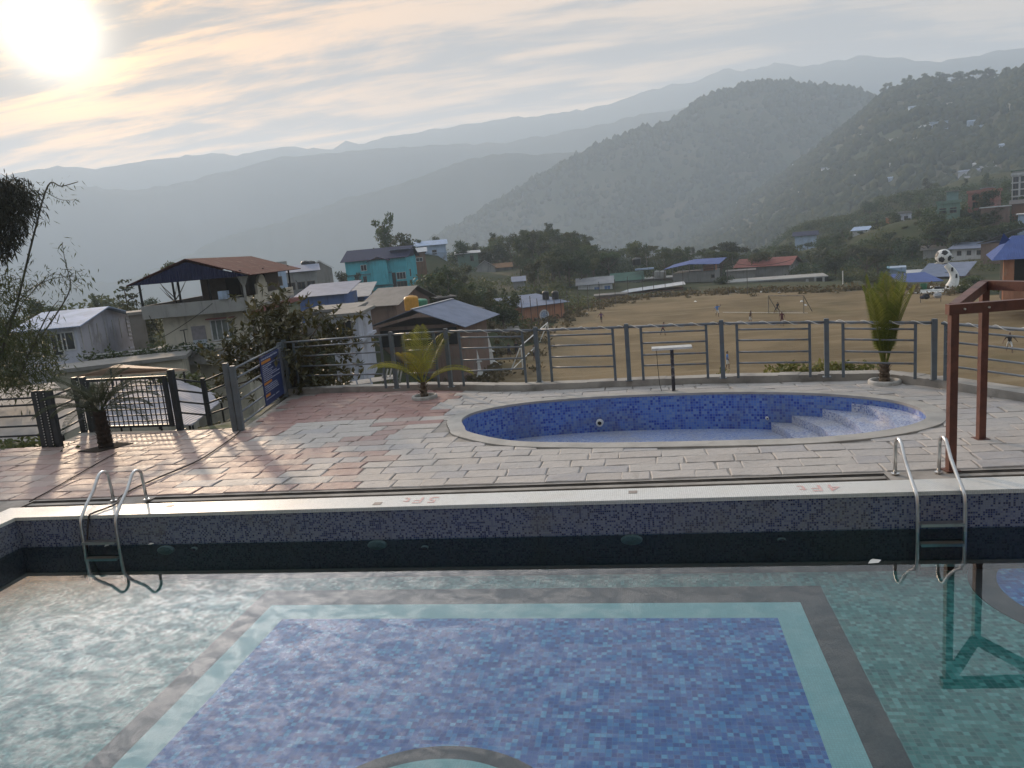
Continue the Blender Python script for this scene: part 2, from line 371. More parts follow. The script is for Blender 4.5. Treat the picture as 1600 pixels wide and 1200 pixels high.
mask = (GXX > -15) & (GXX < 12) & (GYY > -14) & (GYY < 18.3); GZZ[mask] = np.minimum(GZZ[mask], -2.6)
vs = list(zip(GXX.ravel().tolist(), GYY.ravel().tolist(), GZZ.ravel().tolist())); nx = len(gx)
fs = [(j*nx+i, j*nx+i+1, (j+1)*nx+i+1, (j+1)*nx+i) for j in range(len(gy)-1) for i in range(nx-1)]
me = bpy.data.meshes.new('ground'); me.from_pydata(vs, [], fs); me.polygons.foreach_set('use_smooth', [True]*len(fs))
gm = M_('ground_soil', (.034, .044, .019), (.058, .058, .03), scale=.12, rough=.95, spec=.1, bump=.5, stain=(.085, .07, .045), stain_scale=.05)
me.materials.append(gm); tag(link('ground', me), kind='structure')
def ground_pt(px, dist):                                   # point on the near ground along an image column
    P = AT(px, 430, dist); return Vector((P.x, P.y, ground(P.x, P.y)))

# playing field: one sheet of worn brown grass lying just over the soil
fld_m, ft, fb = new_mat('dry_grass'); tc = ft.node('ShaderNodeTexCoord').outputs['Object']
c = ft.mix(ft.sstep(ft.noise(tc, .09, 6, .6), .38, .66), (.235, .178, .105), (.155, .118, .068))
c = ft.mix(ft.math('MULTIPLY', ft.sstep(ft.noise(ft.mapping(tc, rot=(0, 0, .25), scale=(.25, 1.4, 1)), .35, 5, .65), .5, .7), .75), c, (.285, .228, .145))
c = ft.mix(ft.math('MULTIPLY', ft.sstep(ft.noise(tc, .05, 4), .56, .72), .6), c, (.075, .07, .03))
c = ft.mix(ft.math('MULTIPLY', ft.noise(tc, 3.2, 3, .8), .35), c, (.065, .045, .024))
ft.put(fb.inputs['Base Color'], c); fb.inputs['Roughness'].default_value = .95; fb.inputs['Specular IOR Level'].default_value = .05
bp = ft.node('ShaderNodeBump'); bp.inputs['Strength'].default_value = .9; bp.inputs['Distance'].default_value = .15
ft.put(bp.inputs['Height'], ft.noise(tc, 1.3, 6, .7)); ft.l.new(bp.outputs[0], fb.inputs['Normal'])
outline = [(735, 612), (760, 585), (800, 545), (838, 520), (872, 500), (905, 487), (950, 476), (1010, 467), (1100, 461), (1200, 458), (1300, 457), (1400, 456), (1520, 460), (1650, 466), (1900, 480), (2100, 560), (2100, 700), (1600, 640), (1200, 625), (900, 625)]
poly = [G(px, py, -9) for px, py in outline]
bmf = bmesh.new(); xs = [p.x for p in poly]; ys = [p.y for p in poly]
def inpoly(x, y, P):
    c_ = False; n = len(P)
    for i in range(n):
        a, b = P[i], P[i-1]
        if (a[1] > y) != (b[1] > y) and x < (b[0]-a[0])*(y-a[1])/(b[1]-a[1])+a[0]: c_ = not c_
    return c_
fv = {}; fm = MB(); st = 2.5; x = min(xs)
def fkey(i, j):
    if (i, j) not in fv:
        X, Y = min(xs)+i*st, min(ys)+j*st; fv[(i, j)] = len(fm.v); fm.v.append((X, Y, -8.86+fbm(X, Y, 3, .07)*.12+fbm(X, Y, 2, .4)*.05))
    return fv[(i, j)]
for i in range(int((max(xs)-min(xs))/st)+1):
    for j in range(int((max(ys)-min(ys))/st)+1):
        if inpoly(min(xs)+(i+.5)*st, min(ys)+(j+.5)*st, poly): fm.f.append((fkey(i, j), fkey(i+1, j), fkey(i+1, j+1), fkey(i, j+1))); fm.m.append(0)
bmf.free()
structure('field', fm, fld_m, smooth=True)
FIELD_Z = -8.86
# ------------------------------------------------------------------ swimming pool
WL = -0.447; FLZ = -0.98; PX0, PX1, PY0, PY1 = -8.95, 13.0, 0.6, 9.0
wall_tile = M_tile('wall_mosaic', .0262, [(5, (.22, .24, .32)), (3, (.15, .175, .28)), (3, (.035, .05, .16)), (2, (.012, .018, .08))], (.20, .21, .25), gw=.11, rough=.22, dirt=(.20, .19, .17), dirt_amt=.55)
floor_green = M_tile('floor_mosaic_green', .05, [(3, (.075, .29, .235)), (2, (.045, .20, .165)), (2, (.14, .41, .34)), (1, (.23, .52, .44))], (.20, .34, .30), gw=.05, rough=.5)
floor_blue = M_tile('floor_mosaic_blue', .05, [(3, (.018, .16, .53)), (2, (.009, .10, .41)), (2, (.065, .34, .70)), (1, (.16, .52, .82)), (1, (.03, .22, .60))], (.11, .28, .56), gw=.05, rough=.5)
floor_mint = M_tile('floor_mosaic_mint', .025, [(1, (.50, .76, .70)), (1, (.46, .71, .65))], (.40, .62, .57), gw=.08, rough=.5)
floor_brown = M_tile('floor_mosaic_brown', .025, [(1, (.088, .078, .072)), (1, (.073, .065, .06)), (1, (.105, .09, .084))], (.062, .058, .053), gw=.08, rough=.5)
white_tile = M_tile('white_mosaic', .025, [(3, (.66, .665, .64)), (1, (.58, .59, .57))], (.46, .46, .44), gw=.10, rough=.35, dirt=(.50, .47, .40), dirt_amt=.4)
dimmed_tile = M_tile('dimmed_mosaic', .0262, [(5, (.018, .040, .038)), (3, (.014, .028, .032)), (3, (.007, .012, .02))], (.011, .022, .021), gw=.11, rough=.4, dirt=(.016, .03, .024), dirt_amt=.6)  # darker greenish wall mosaic: dim light under water is put into the colour
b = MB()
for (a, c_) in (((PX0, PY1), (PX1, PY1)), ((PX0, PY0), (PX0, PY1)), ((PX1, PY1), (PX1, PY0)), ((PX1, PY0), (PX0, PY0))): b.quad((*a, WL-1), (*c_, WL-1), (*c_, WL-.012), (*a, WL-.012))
structure('submerged_wall', b, dimmed_tile)
b = MB()
b.quad((PX0, PY1, WL-.012), (PX1, PY1, WL-.012), (PX1, PY1, -.05), (PX0, PY1, -.05))
b.quad((PX0, PY0, WL-.012), (PX0, PY1, WL-.012), (PX0, PY1, -.05), (PX0, PY0, -.05))
b.quad((PX1, PY1, WL-.012), (PX1, PY0, WL-.012), (PX1, PY0, -.05), (PX1, PY1, -.05))
b.quad((PX1, PY0, WL-.012), (PX0, PY0, WL-.012), (PX0, PY0, -.05), (PX1, PY0, -.05))
structure('pool_wall', b, wall_tile)
b = MB(); b.box(PX0-.3, PX1+.3, PY0-.3, PY1+.3, FLZ-.3, FLZ); structure('pool_floor', b, floor_green)
# mosaic bands let into the floor, each its own thin sheet
fr0, fr1 = G(1262, 935, FLZ), G(1297, 911, FLZ)
xr = [G(1224, 957, FLZ).x, G(1256, 1082, FLZ).x]; print('bands', fr0, fr1, xr, G(1285, 1200, FLZ), G(1348, 1200, FLZ), G(1400, 1200, FLZ), G(326, 1010, FLZ), G(149, 1190, FLZ), G(374, 997, FLZ), G(177, 1200, FLZ), G(800, 968, FLZ), G(800, 947, FLZ), G(800, 920, FLZ))
BR = [(-5.05, 1.84, 8.63), (-4.77, 1.54, 8.22), (-4.45, 1.24, 7.86)]         # x0, x1, far edge of brown, mint and blue sheets
for k, (nm, mt) in enumerate((('brown_band', floor_brown), ('mint_band', floor_mint), ('blue_mosaic', floor_blue))):
    x0, x1, y1 = BR[k]; b = MB(); z = FLZ+.004*(k+1); b.box(x0, x1, PY0+.3+.3*k, y1, FLZ, z); structure(nm, b, mt)
def disc(name, c, r, mt, z):
    b = MB(); b.lathe([(r, FLZ+.001), (r, z)], 72, c=(c[0], c[1], 0)); structure(name, b, mt)
cc = G(712, 1168, FLZ); R0 = 1.15
disc('floor_ring', (cc.x, cc.y-R0), R0, floor_brown, FLZ+.016); disc('floor_disc', (cc.x, cc.y-R0), R0-.17, floor_mint, FLZ+.02)
cr = G(1535, 930, FLZ)
disc('floor_ring', (cr.x+1.25, cr.y+.02), 1.3, floor_brown, FLZ+.012); disc('floor_disc', (cr.x+1.25, cr.y+.02), 1.02, floor_blue, FLZ+.016)
# water: clear sheet, Fresnel reflection over a tinted see-through body
wm, wt, wb = new_mat('water'); wt.n.remove(wb)
tc = wt.node('ShaderNodeTexCoord').outputs['Object']
fre = wt.node('ShaderNodeFresnel'); fre.inputs['IOR'].default_value = 1.46
gl = wt.node('ShaderNodeBsdfGlossy'); gl.inputs['Roughness'].default_value = 0.0; gl.inputs['Color'].default_value = (1, 1, 1, 1)
tr = wt.node('ShaderNodeBsdfTransparent'); tr.inputs[0].default_value = (.74, .92, .98, 1)
bp = wt.node('ShaderNodeBump'); bp.inputs['Strength'].default_value = .02; bp.inputs['Distance'].default_value = .02
wt.put(bp.inputs['Height'], wt.noise(tc, 1.2, 2)); wt.l.new(bp.outputs[0], gl.inputs['Normal'])
mx = wt.node('ShaderNodeMixShader'); wt.l.new(fre.outputs[0], mx.inputs[0]); wt.l.new(tr.outputs[0], mx.inputs[1]); wt.l.new(gl.outputs[0], mx.inputs[2])
wt.l.new(mx.outputs[0], wt.n['Material Output'].inputs[0])
b = MB(); b.quad((PX0, PY0, WL), (PX1, PY0, WL), (PX1, PY1, WL), (PX0, PY1, WL)); structure('water', b, wm)
# white coping
cop = MB()
cop.box(PX0-.46, PX1, PY1-.012, 9.42, -.05, 0); cop.box(PX0-.46, PX0+.012, PY0-.4, PY1-.012, -.05, 0); cop.box(PX0-.46, PX1, PY0-.4, PY0+.012, -.05, -.002)
structure('pool_coping', cop, white_tile)

# ------------------------------------------------------------------ deck, gutter, kerb
concrete = M_('concrete', (.33, .315, .29), (.24, .23, .215), scale=2.2, rough=.9, bump=.35, stain=(.15, .14, .125), stain_scale=1.3)
concrete_dark = M_('concrete_dark', (.15, .14, .13), (.095, .09, .085), scale=3, rough=.9, bump=.4, stain=(.24, .23, .21), stain_scale=.8)
mortar = M_('mortar', (.33, .305, .28), (.23, .215, .195), scale=3, rough=.95, bump=.4)
KN = [(-3.5, 13.8), (-3.3, 13.1), (-3.09, 12.67), (-2.24, 11.99), (-1.16, 11.70), (-.15, 11.56), (1.73, 11.42), (2.63, 11.45), (3.45, 11.67), (4.07, 12.08), (4.3, 12.55), (4.31, 13.07), (4.05, 13.67), (3.3, 14.3), (2.3, 14.75), (1.1, 15.02), (-.66, 15.16), (-1.96, 15.06), (-2.72, 14.84), (-3.3, 14.4)]
def catmull(P, n=6):
    o = []; N = len(P)
    for i in range(N):
        p0, p1, p2, p3 = (Vector(P[(i+k-1) % N]).to_2d() for k in range(4))
        for s in range(n):
            t = s/n; o.append(.5*((2*p1)+(p2-p0)*t+(2*p0-5*p1+4*p2-p3)*t*t+(3*p1-p0-3*p2+p3)*t**3))
    return o
kid = catmull([(x, y, 0) for x, y in KN])
def offset(P, d):
    o = []; N = len(P)
    for i in range(N):
        t = (P[(i+1) % N]-P[i-1]).normalized(); nrm = Vector((t.y, -t.x)); o.append(P[i]+nrm*d)
    return o
area = sum(kid[i].x*kid[(i+1) % len(kid)].y-kid[(i+1) % len(kid)].x*kid[i].y for i in range(len(kid)))
if area < 0: kid.reverse()
kid_out = offset(kid, .27)
# deck outline; kerb lines measured along the front face of the kerb
KB = [(-8.72, 17.45), (-5.1, 17.02), (-2.9, 16.30), (1.2, 15.98), (2.6, 15.72), (4.45, 15.42), (5.15, 14.45), (8.3, 9.0)]
DECK = [(-16, 9.42), (-16, 13.2), (-11.95, 13.2), (-12.1, 14.35), (-8.15, 14.0)]+KB[:-1]+[(13, 13.0), (13, 9.42)]
# gutter segments (x0, x1) with plain slabs between
GUT = [(-9.3, -7.86), (-7.24, 2.85), (3.62, 12.9)]; GY0, GY1 = 9.42, 9.74
def slab(loop_outer, hole, ztop, name, mt, zbot=None):
    L = [[Vector((p[0], p[1], 0)) for p in loop_outer]]
    if hole: L.append([Vector((p[0], p[1], 0)) for p in hole])
    flat = [p for l in L for p in l]; tri = tessellate_polygon(L); b = MB()
    vs = [(p.x, p.y, ztop) for p in flat]; fs = []
    for t in tri:
        a, b_, c_ = (flat[i] for i in t); fs.append(t if (b_-a).cross(c_-a).z > 0 else t[::-1])
    b.add(vs, fs); return structure(name, b, mt)
front = [(-16, 9.0)]+[(PX0-.46, 9.0), (PX0-.46, 9.42)]
for x0, x1 in GUT: front += [(x0, GY0), (x0, GY1), (x1, GY1), (x1, GY0)]
front += [(13, 9.42)]
deck_poly = front+[(13, 9.45), (8.2, 9.45)][:1]+[(13, 13.0), (5.9, 13.0)]+[(5.15, 14.45), (4.45, 15.42), (2.6, 15.72), (1.2, 15.98), (-2.9, 16.30), (-5.1, 17.02), (-8.72, 17.45), (-8.15, 14.0), (-12.1, 14.35), (-11.95, 13.2), (-16, 13.2)]
deck = slab(deck_poly, offset(kid, .28), -.015, 'deck', mortar)
g = MB()
for x0, x1 in GUT:
    g.box(x0, x1, GY0, GY1, -.30, -.16); g.box(x0, x1, 9.60, 9.66, -.16, -.045)
    g.box(x0, x1, GY1-.006, GY1+.05, -.30, -.03); g.box(x0, x1, GY0, GY0+.02, -.16, -.055)
    for xx in (x0, x1): g.box(xx-.01, xx+.01, GY0+.02, GY1-.006, -.30, -.035)
structure('gutter', g, concrete_dark)
lip = MB()
for x0, x1 in GUT: lip.box(x0+.012, x1-.012, 9.585, 9.675, -.044, -.03)
structure('gutter_ledge', lip, concrete)
# skirt of the platform (retaining wall under the deck)
rw = MB(); base_loop = [(-16, 13.2), (-11.95, 13.2), (-12.1, 14.35), (-8.15, 14.0), (-8.98, 17.75), (-5.05, 17.32), (-2.85, 16.58), (1.25, 16.28), (2.7, 16.0), (4.65, 15.68), (5.45, 14.6), (6.2, 13.0), (13, 13.0)]
for a, c_ in zip(base_loop, base_loop[1:]): rw.quad((a[0], a[1], -10), (c_[0], c_[1], -10), (c_[0], c_[1], -.025), (a[0], a[1], -.025))
structure('retaining_wall', rw, concrete)
# kerb along the railing
kb = MB(); KZ = .14
back = [(-8.98, 17.75), (-5.05, 17.32), (-2.85, 16.60), (1.25, 16.29), (2.7, 16.03), (4.65, 15.72), (5.50, 14.6), (8.9, 8.9)]
for (a, c_), (d, e) in zip(zip(KB, KB[1:]), zip(back, back[1:])):
    n = 5
    for i in range(n):
        q = lambda u, v, t: (u[0]+(v[0]-u[0])*t, u[1]+(v[1]-u[1])*t)
        p0, p1, p2, p3 = q(a, c_, i/n), q(a, c_, (i+1)/n), q(d, e, (i+1)/n), q(d, e, i/n)
        h0 = KZ+random.uniform(-.008, .008)
        kb.add([(p0[0], p0[1], -.1), (p1[0], p1[1], -.1), (p2[0], p2[1], -.1), (p3[0], p3[1], -.1), (p0[0], p0[1], h0), (p1[0], p1[1], h0-.006), (p2[0], p2[1], h0-.004), (p3[0], p3[1], h0)], [(4, 5, 6, 7), (0, 1, 5, 4), (2, 3, 7, 6), (1, 2, 6, 5), (3, 0, 4, 7)])
structure('kerb', kb, M_('kerb_concrete', (.36, .34, .31), (.22, .21, .195), scale=1.6, rough=.92, bump=.5, stain=(.11, .105, .095), stain_scale=1.1))

# paving stones
def stone_mat(name, cols, stain, rough):
    m, t, b = new_mat(name); tc = t.node('ShaderNodeTexCoord').outputs['Object']; oi = t.node('ShaderNodeObjectInfo').outputs['Random']
    col = t.ramp(oi, [(i/len(cols), c) for i, c in enumerate(cols)], 'CONSTANT')
    n = t.noise(tc, 3.0, 7, .65); col = t.mix(t.math('MULTIPLY', t.sstep(n, .38, .62), .5), col, t.mix(.55, col, stain))
    col = t.mix(t.math('MULTIPLY', t.sstep(t.noise(tc, .9, 6, .7, .5), .47, .66), .75), col, stain)
    geo = t.node('ShaderNodeNewGeometry').outputs['Position']
    col = t.mix(t.math('MULTIPLY', t.sstep(t.noise(geo, .55, 7, .72, .8), .50, .70), .55), col, tuple(x*.62 for x in stain))
    col = t.mix(t.math('MULTIPLY', t.sstep(t.noise(geo, 2.3, 6, .75, 1.5), .56, .70), .5), col, (.21, .19, .17))
    col = t.mix(t.math('MULTIPLY', t.sstep(t.noise(tc, 14, 4, .7), .5, .75), .35), col, (.17, .155, .14))
    t.put(b.inputs['Base Color'], col); b.inputs['Specular IOR Level'].default_value = .28
    t.put(b.inputs['Roughness'], t.math('MULTIPLY_ADD', t.noise(tc, 2.2, 4), .35, rough-.17))
    bp = t.node('ShaderNodeBump'); bp.inputs['Strength'].default_value = .8; bp.inputs['Distance'].default_value = .022
    t.put(bp.inputs['Height'], t.noise(tc, 6, 8, .68, .6)); t.l.new(bp.outputs[0], b.inputs['Normal']); return m
grey_stone = stone_mat('grey_flagstone', [(.36, .345, .335), (.40, .375, .35), (.33, .32, .325), (.415, .385, .36), (.375, .345, .32)], (.45, .42, .39), .62)
pink_stone = stone_mat('pink_flagstone', [(.32, .225, .20), (.31, .205, .185), (.335, .25, .225), (.33, .27, .25), (.30, .195, .175)], (.35, .30, .275), .56)
red_stone = stone_mat('red_flagstone', [(.30, .175, .155), (.285, .165, .148), (.305, .19, .17), (.29, .175, .16)], (.33, .245, .22), .6)
def clip_poly(P, a, n_):                                    # keep side where (p-a).n >= 0
    o = []
    for i in range(len(P)):
        p, q = P[i-1], P[i]; dp, dq = (p-a).dot(n_), (q-a).dot(n_)
        if dp >= 0: o.append(p)
        if (dp >= 0) != (dq >= 0): o.append(p+(q-p)*(dp/(dp-dq)))
    return o
def kb_planes():
    o = []
    for a, c_ in zip(KB, KB[1:]):
        a, c_ = Vector(a), Vector(c_); t = (c_-a).normalized(); o.append((a, Vector((t.y, -t.x))))
    return o
KPL = kb_planes(); sl_a, sl_b = Vector((-8.15, 14.0)), Vector((-8.72, 17.45)); sl_t = (sl_b-sl_a).normalized()
ring_o = offset(kid, .22); stones = []
y = GY1+.062; row = 0; rr = random.Random(11)
while y < 17.6:
    dy = rr.uniform(.29, .36); x = -14.6+rr.uniform(-.3, .3)
    while x < 10.5:
        Lx = rr.uniform(.34, .74); j = lambda s=.016: rr.uniform(-s, s)
        P = [Vector((x+.006+j(), y+.005+j(.009))), Vector((x+Lx-.006+j(), y+.005+j(.009))), Vector((x+Lx-.006+j(.024), y+dy-.005+j(.009))), Vector((x+.006+j(.024), y+dy-.005+j(.009)))]
        xx = x; x += Lx
        c_ = sum(P, Vector((0, 0)))/4
        if c_.x < -8.2:
            P = clip_poly(P, Vector((0, 14.0)), Vector((0, -1)))
            if c_.x < -11.95: P = clip_poly(P, Vector((0, 13.17)), Vector((0, -1)))
        else:
            if c_.y > 13.9: P = clip_poly(P, sl_a+Vector((.1, 0)), Vector((sl_t.y, -sl_t.x)))
            for (a, n_), kx in zip(KPL[:-2], KB[1:]):
                if a.x-.6 < c_.x < kx[0]+.6: P = clip_poly(P, a+n_*.01, n_)
            if c_.y > 12.9 or c_.x < 6:
                P = clip_poly(P, KPL[-1][0]+KPL[-1][1]*.01, KPL[-1][1])
            P = clip_poly(P, KPL[-2][0]+KPL[-2][1]*.01, KPL[-2][1]) if c_.y > 14.2 else P
        if len(P) < 3: continue
        ar = abs(sum(P[i-1].x*P[i].y-P[i].x*P[i-1].y for i in range(len(P))))/2
        if ar < .012: continue
        c_ = sum(P, Vector((0, 0)))/len(P)
        if any(inpoly(p.x, p.y, offset(kid, .27)) for p in P) : 
            # push the corners that fall under the pool rim out to the rim edge
            Q = []
            for p in P:
                if inpoly(p.x, p.y, ring_o):
                    q = min(ring_o, key=lambda r: (r-p).length); p = q
                Q.append(p)
            P = Q
            ar = abs(sum(P[i-1].x*P[i].y-P[i].x*P[i-1].y for i in range(len(P))))/2
            if ar < .03 or inpoly(c_.x, c_.y, ring_o): continue
        if P and abs(P[0].x) < 90:                       # uneven, hand cut edges
            Q = []
            for i in range(len(P)):
                p, q = P[i], P[(i+1) % len(P)]; Q.append(p); L_ = (q-p).length
                for f in ((.5,) if L_ < .35 else (.3, .68)):
                    if L_ > .12: nn = Vector((-(q-p).y, (q-p).x))/L_; Q.append(p+(q-p)*f+nn*rr.gauss(0, .0065))
            P = Q
        stones.append((P, c_, row))
    y += dy; row += 1
def stone_shape(b, P, c_, zt, loc=None):
    o = loc or Vector((0, 0)); n = len(P); ins = []
    for p in P:
        d = (c_-p); ins.append(p+d.normalized()*min(.014, d.length*.3))
    til = [rr.uniform(-.004, .004) for _ in range(n)]
    b.add([(p.x-o.x, p.y-o.y, -.04) for p in P]+[(p.x-o.x, p.y-o.y, zt-.008+til[i]) for i, p in enumerate(P)]+[(p.x-o.x, p.y-o.y, zt+til[i]) for i, p in enumerate(ins)],
          [(i, (i+1) % n, n+(i+1) % n, n+i) for i in range(n)]+[(n+i, n+(i+1) % n, 2*n+(i+1) % n, 2*n+i) for i in range(n)]+[tuple(range(2*n, 3*n))])
def orient(P):
    if sum(P[i-1].x*P[i].y-P[i].x*P[i-1].y for i in range(len(P))) < 0: P = P[::-1]
    return P
def visible(c_):
    px, py = PIX((c_.x, c_.y, 0)); return -60 < px < 1660
def stone_kind(c_):
    e = -4.25+fbm(c_.y*.7, 2.0, 2)*.25; n_ = fbm(c_.x*.5, c_.y*.7, 3)+rr.uniform(-.12, .12)
    if c_.x > e: return grey_stone
    if -8.4 < c_.x < -4.2 and c_.y > 14.1+.5*n_: return red_stone
    if -7.2 < c_.x < -4.2 and c_.y > 10.2: return grey_stone if n_ > .10 else (red_stone if n_ < -.28 else pink_stone)
    return pink_stone
stones = [s for s in stones if visible(s[1])]
stones.sort(key=lambda s: (s[1].x*.6)**2+s[1].y**2*1.6)
rest = {}
for i, (P, c_, row) in enumerate(stones):
    P = orient(P); mt = stone_kind(c_); zt = rr.uniform(-.004, .005)
    if i < 296:
        b = MB(); stone_shape(b, P, c_, zt, c_); b.build('paving_stone', mt, deck, loc=(c_.x, c_.y, 0))
    else: stone_shape(rest.setdefault(mt.name, MB()), P, c_, zt)
for k, b in rest.items(): tag(b.build('paving_stone', MATS[k], deck), kind='stuff')
print('stones', len(stones))

# ------------------------------------------------------------------ children's pool
KD = -.72
kid_tile = M_tile('kid_pool_mosaic', .052, [(4, (.10, .20, .52)), (3, (.06, .13, .46)), (2, (.022, .06, .36)), (2, (.16, .26, .50))], (.17, .24, .40), gw=.07, rough=.3, dirt=(.13, .14, .20), dirt_amt=.55)
kid_floor = M_tile('kid_pool_floor_mosaic', .026, [(3, (.34, .42, .62)), (2, (.20, .30, .58)), (1, (.10, .17, .45)), (1, (.48, .52, .62))], (.40, .43, .50), gw=.08, rough=.3, dirt=(.38, .36, .33), dirt_amt=.5)
N = len(kid); arc = [0.0]
for i in range(N): arc.append(arc[-1]+(kid[(i+1) % N]-kid[i]).length)
w_ = MB(); uvs = []
for i in range(N):
    p, q = kid[i], kid[(i+1) % N]
    w_.add([(q.x, q.y, KD), (p.x, p.y, KD), (p.x, p.y, -.02), (q.x, q.y, -.02)], [(0, 1, 2, 3)])
    uvs += [(arc[i+1], KD), (arc[i], KD), (arc[i], -.02), (arc[i+1], -.02)]
structure('kid_pool_wall', w_, kid_tile, uvs=uvs)
b = MB(); b.prism([(p.x, p.y) for p in offset(kid, .1)], KD-.1, KD); structure('kid_pool_floor', b, kid_floor)
rim = MB(); oz = .018
for i in range(N):
    k = (i+1) % N; a, c_, d, e = kid[i], kid[k], kid_out[k], kid_out[i]; f_, g_ = kid[i]+(kid_out[i]-kid[i])*-.03, kid[k]+(kid_out[k]-kid[k])*-.03
    rim.add([(f_.x, f_.y, oz), (g_.x, g_.y, oz), (d.x, d.y, oz-.004), (e.x, e.y, oz-.004), (f_.x, f_.y, -.03), (g_.x, g_.y, -.03), (d.x, d.y, -.05), (e.x, e.y, -.05)], [(3, 2, 1, 0), (4, 5, 1, 0), (2, 3, 7, 6)])
structure('kid_pool_coping', rim, M_('rim_stone', (.36, .345, .32), (.29, .28, .26), scale=3, rough=.75, bump=.25, stain=(.44, .42, .39), stain_scale=1.0))
step_mat = M_tile('step_mosaic', .026, [(3, (.38, .44, .60)), (2, (.22, .30, .52)), (2, (.08, .12, .33)), (2, (.50, .52, .60))], (.40, .42, .47), gw=.09, rough=.35, dirt=(.46, .43, .38), dirt_amt=.5)
for k, (pa, pm, pb) in enumerate((((1335, 630), (1381, 646), (1402, 674)), ((1284, 640), (1330, 657), (1347, 680)), ((1239, 651), (1280, 667), (1299, 684)), ((1199, 661), (1228, 673), (1239, 687)))):
    z = -.13-.15*k; A, Mi, Bq = (G(*p, z).to_2d() for p in (pa, pm, pb))
    ctrl = 2*Mi-.5*(A+Bq); line = [(1-t)**2*A+2*t*(1-t)*ctrl+t*t*Bq for t in [i/10 for i in range(11)]]
    ia = min((i for i in range(N) if kid[i].y > 12.9), key=lambda i: (kid[i]-A).length); ib = min((i for i in range(N) if kid[i].y < 12.9), key=lambda i: (kid[i]-Bq).length)
    line[0] = kid[ia]; line[-1] = kid[ib]
    seq = []; i = ib
    while i != ia: seq.append(kid[i % N]); i = (i+1) % N
    if max(p.x for p in seq) < 4.0:
        seq = []; i = ib
        while i != ia: seq.append(kid[i % N]); i = (i-1) % N
    ol = line+[p for p in seq[1:]]
    ol2 = orient([Vector(p) for p in ol]); b = MB(); b.prism([(p.x, p.y) for p in ol2], KD-.05, z)
    structure('pool_step', b, step_mat)

# unseen building assumed behind the viewpoint, added to block sky light from behind
hb = MB(); hb.box(-26, 22, -9.0, -1.6, -4, 10.5)
for k in range(9): hb.box(-24+k*5, -22.6+k*5, -1.59, -1.3, -.4, 10.4)
structure('unseen_building', hb, M_('unseen_building', (.30, .28, .26), (.24, .22, .21), scale=.5, rough=.9))
# ------------------------------------------------------------------ railings
rail_paint = M_('rail_paint', (.15, .175, .20), (.11, .13, .15), scale=5, rough=.42, bump=.1, spec=.5, stain=(.20, .15, .12), stain_scale=3.0)
post_paint = M_('post_paint', (.105, .13, .15), (.075, .095, .11), scale=4, rough=.45, bump=.12, spec=.5, stain=(.17, .12, .09), stain_scale=2.4)
post_backlit = M_('post_backlit', (.035, .04, .046), (.022, .026, .03), scale=4, rough=.5, bump=.12, spec=.35)  # darker copy of the post paint, with the backlit look put into its colour
steel = M_('brushed_steel', (.62, .62, .61), (.50, .49, .48), scale=6, rough=.28, metal=1.0)
def add_post(parent, x, y, z0, z1, w=.08, rz=0.0):
    b = MB(); b.box(-w/2, w/2, -w/2, w/2, z0, z1-.012); b.box(-w/2+.004, w/2-.004, -w/2+.004, w/2-.004, z1-.012, z1)
    b.box(-w/2-.03, w/2+.03, -w/2-.03, w/2+.03, z0, z0+.012)
    return b.build('post', post_paint, parent, loc=(x, y, 0), rz=rz)
def add_rail(parent, a, c_, r=.02, name='rail', mat=None):
    a, c_ = Vector(a), Vector(c_); o = (a+c_)/2; b = MB(); b.tube([a-o, c_-o], r, 8); return b.build(name, mat or rail_paint, parent, smooth=True, loc=o)
def panel(parent, a, c_, z0, za, zc, gap=.30, stile=.05):
    """bars between two posts: a top rail right through, then two uprights with four rails between them"""
    a, c_ = Vector((*a, 0)), Vector((*c_, 0)); d = (c_-a).normalized(); L = (c_-a).length; rz = math.atan2(d.y, d.x)
    add_rail(parent, a+d*.04+Vector((0, 0, za)), c_-d*.04+Vector((0, 0, zc)), .026)
    s0, s1 = gap, L-gap
    for s in (s0, s1):
        zt = za+(zc-za)*s/L-.026; b = MB(); b.box(-stile/2, stile/2, -.016, .016, z0, zt); p = a+d*s; b.build('upright', post_paint, parent, loc=(p.x, p.y, 0), rz=rz)
    for fr in (.275, .475, .69, .885):
        q0, q1 = a+d*(s0+stile/2), a+d*(s1-stile/2); k0, k1 = za+(zc-za)*s0/L-z0, za+(zc-za)*s1/L-z0
        add_rail(parent, q0+Vector((0, 0, z0+k0*fr)), q1+Vector((0, 0, z0+k1*fr)), .019)
KZT = KZ-.012
fb_ = thing('railing', 'long blue grey steel railing on the concrete kerb behind the small oval pool', 'railing', (0, 0, 0))
def aty(px, py, Y): d = ray(px, py); t = Y/d.y; return ORI+t*d
PB = [((620, 606), (614, 518)), ((705, 604), (698, 513)), ((843, 596), (835, 511)), ((983.5, 594), (977, 506)), ((1130, 590), (1126, 500)), ((1292, 588), (1285, 498)), ((1459, 592), (1454, 498.5))]
posts = [((-8.80, 17.58), 1.36)]
for bpx, tpx in PB:
    p = G(*bpx, KZ); z = aty(*tpx, p.y).z; posts.append(((p.x, p.y), z))
print('posts', posts)
for (p, z) in posts: add_post(fb_, p[0], p[1], KZT, z, .085, -.1)
for (p, z), (q, z2) in zip(posts, posts[1:]): panel(fb_, p, q, KZT, z-.07, z2-.07)
fr_ = thing('railing', 'steel railing running towards the viewer behind the red pergola posts', 'railing', (0, 0, 0))
e0 = posts[-1]; e1 = ((7.0, 11.15), e0[1]); e2 = ((8.7, 8.3), e0[1])
add_post(fr_, *e1[0], KZT, e1[1], .085, 1.05); add_post(fr_, *e2[0], KZT-.1, e2[1], .085, 1.05)
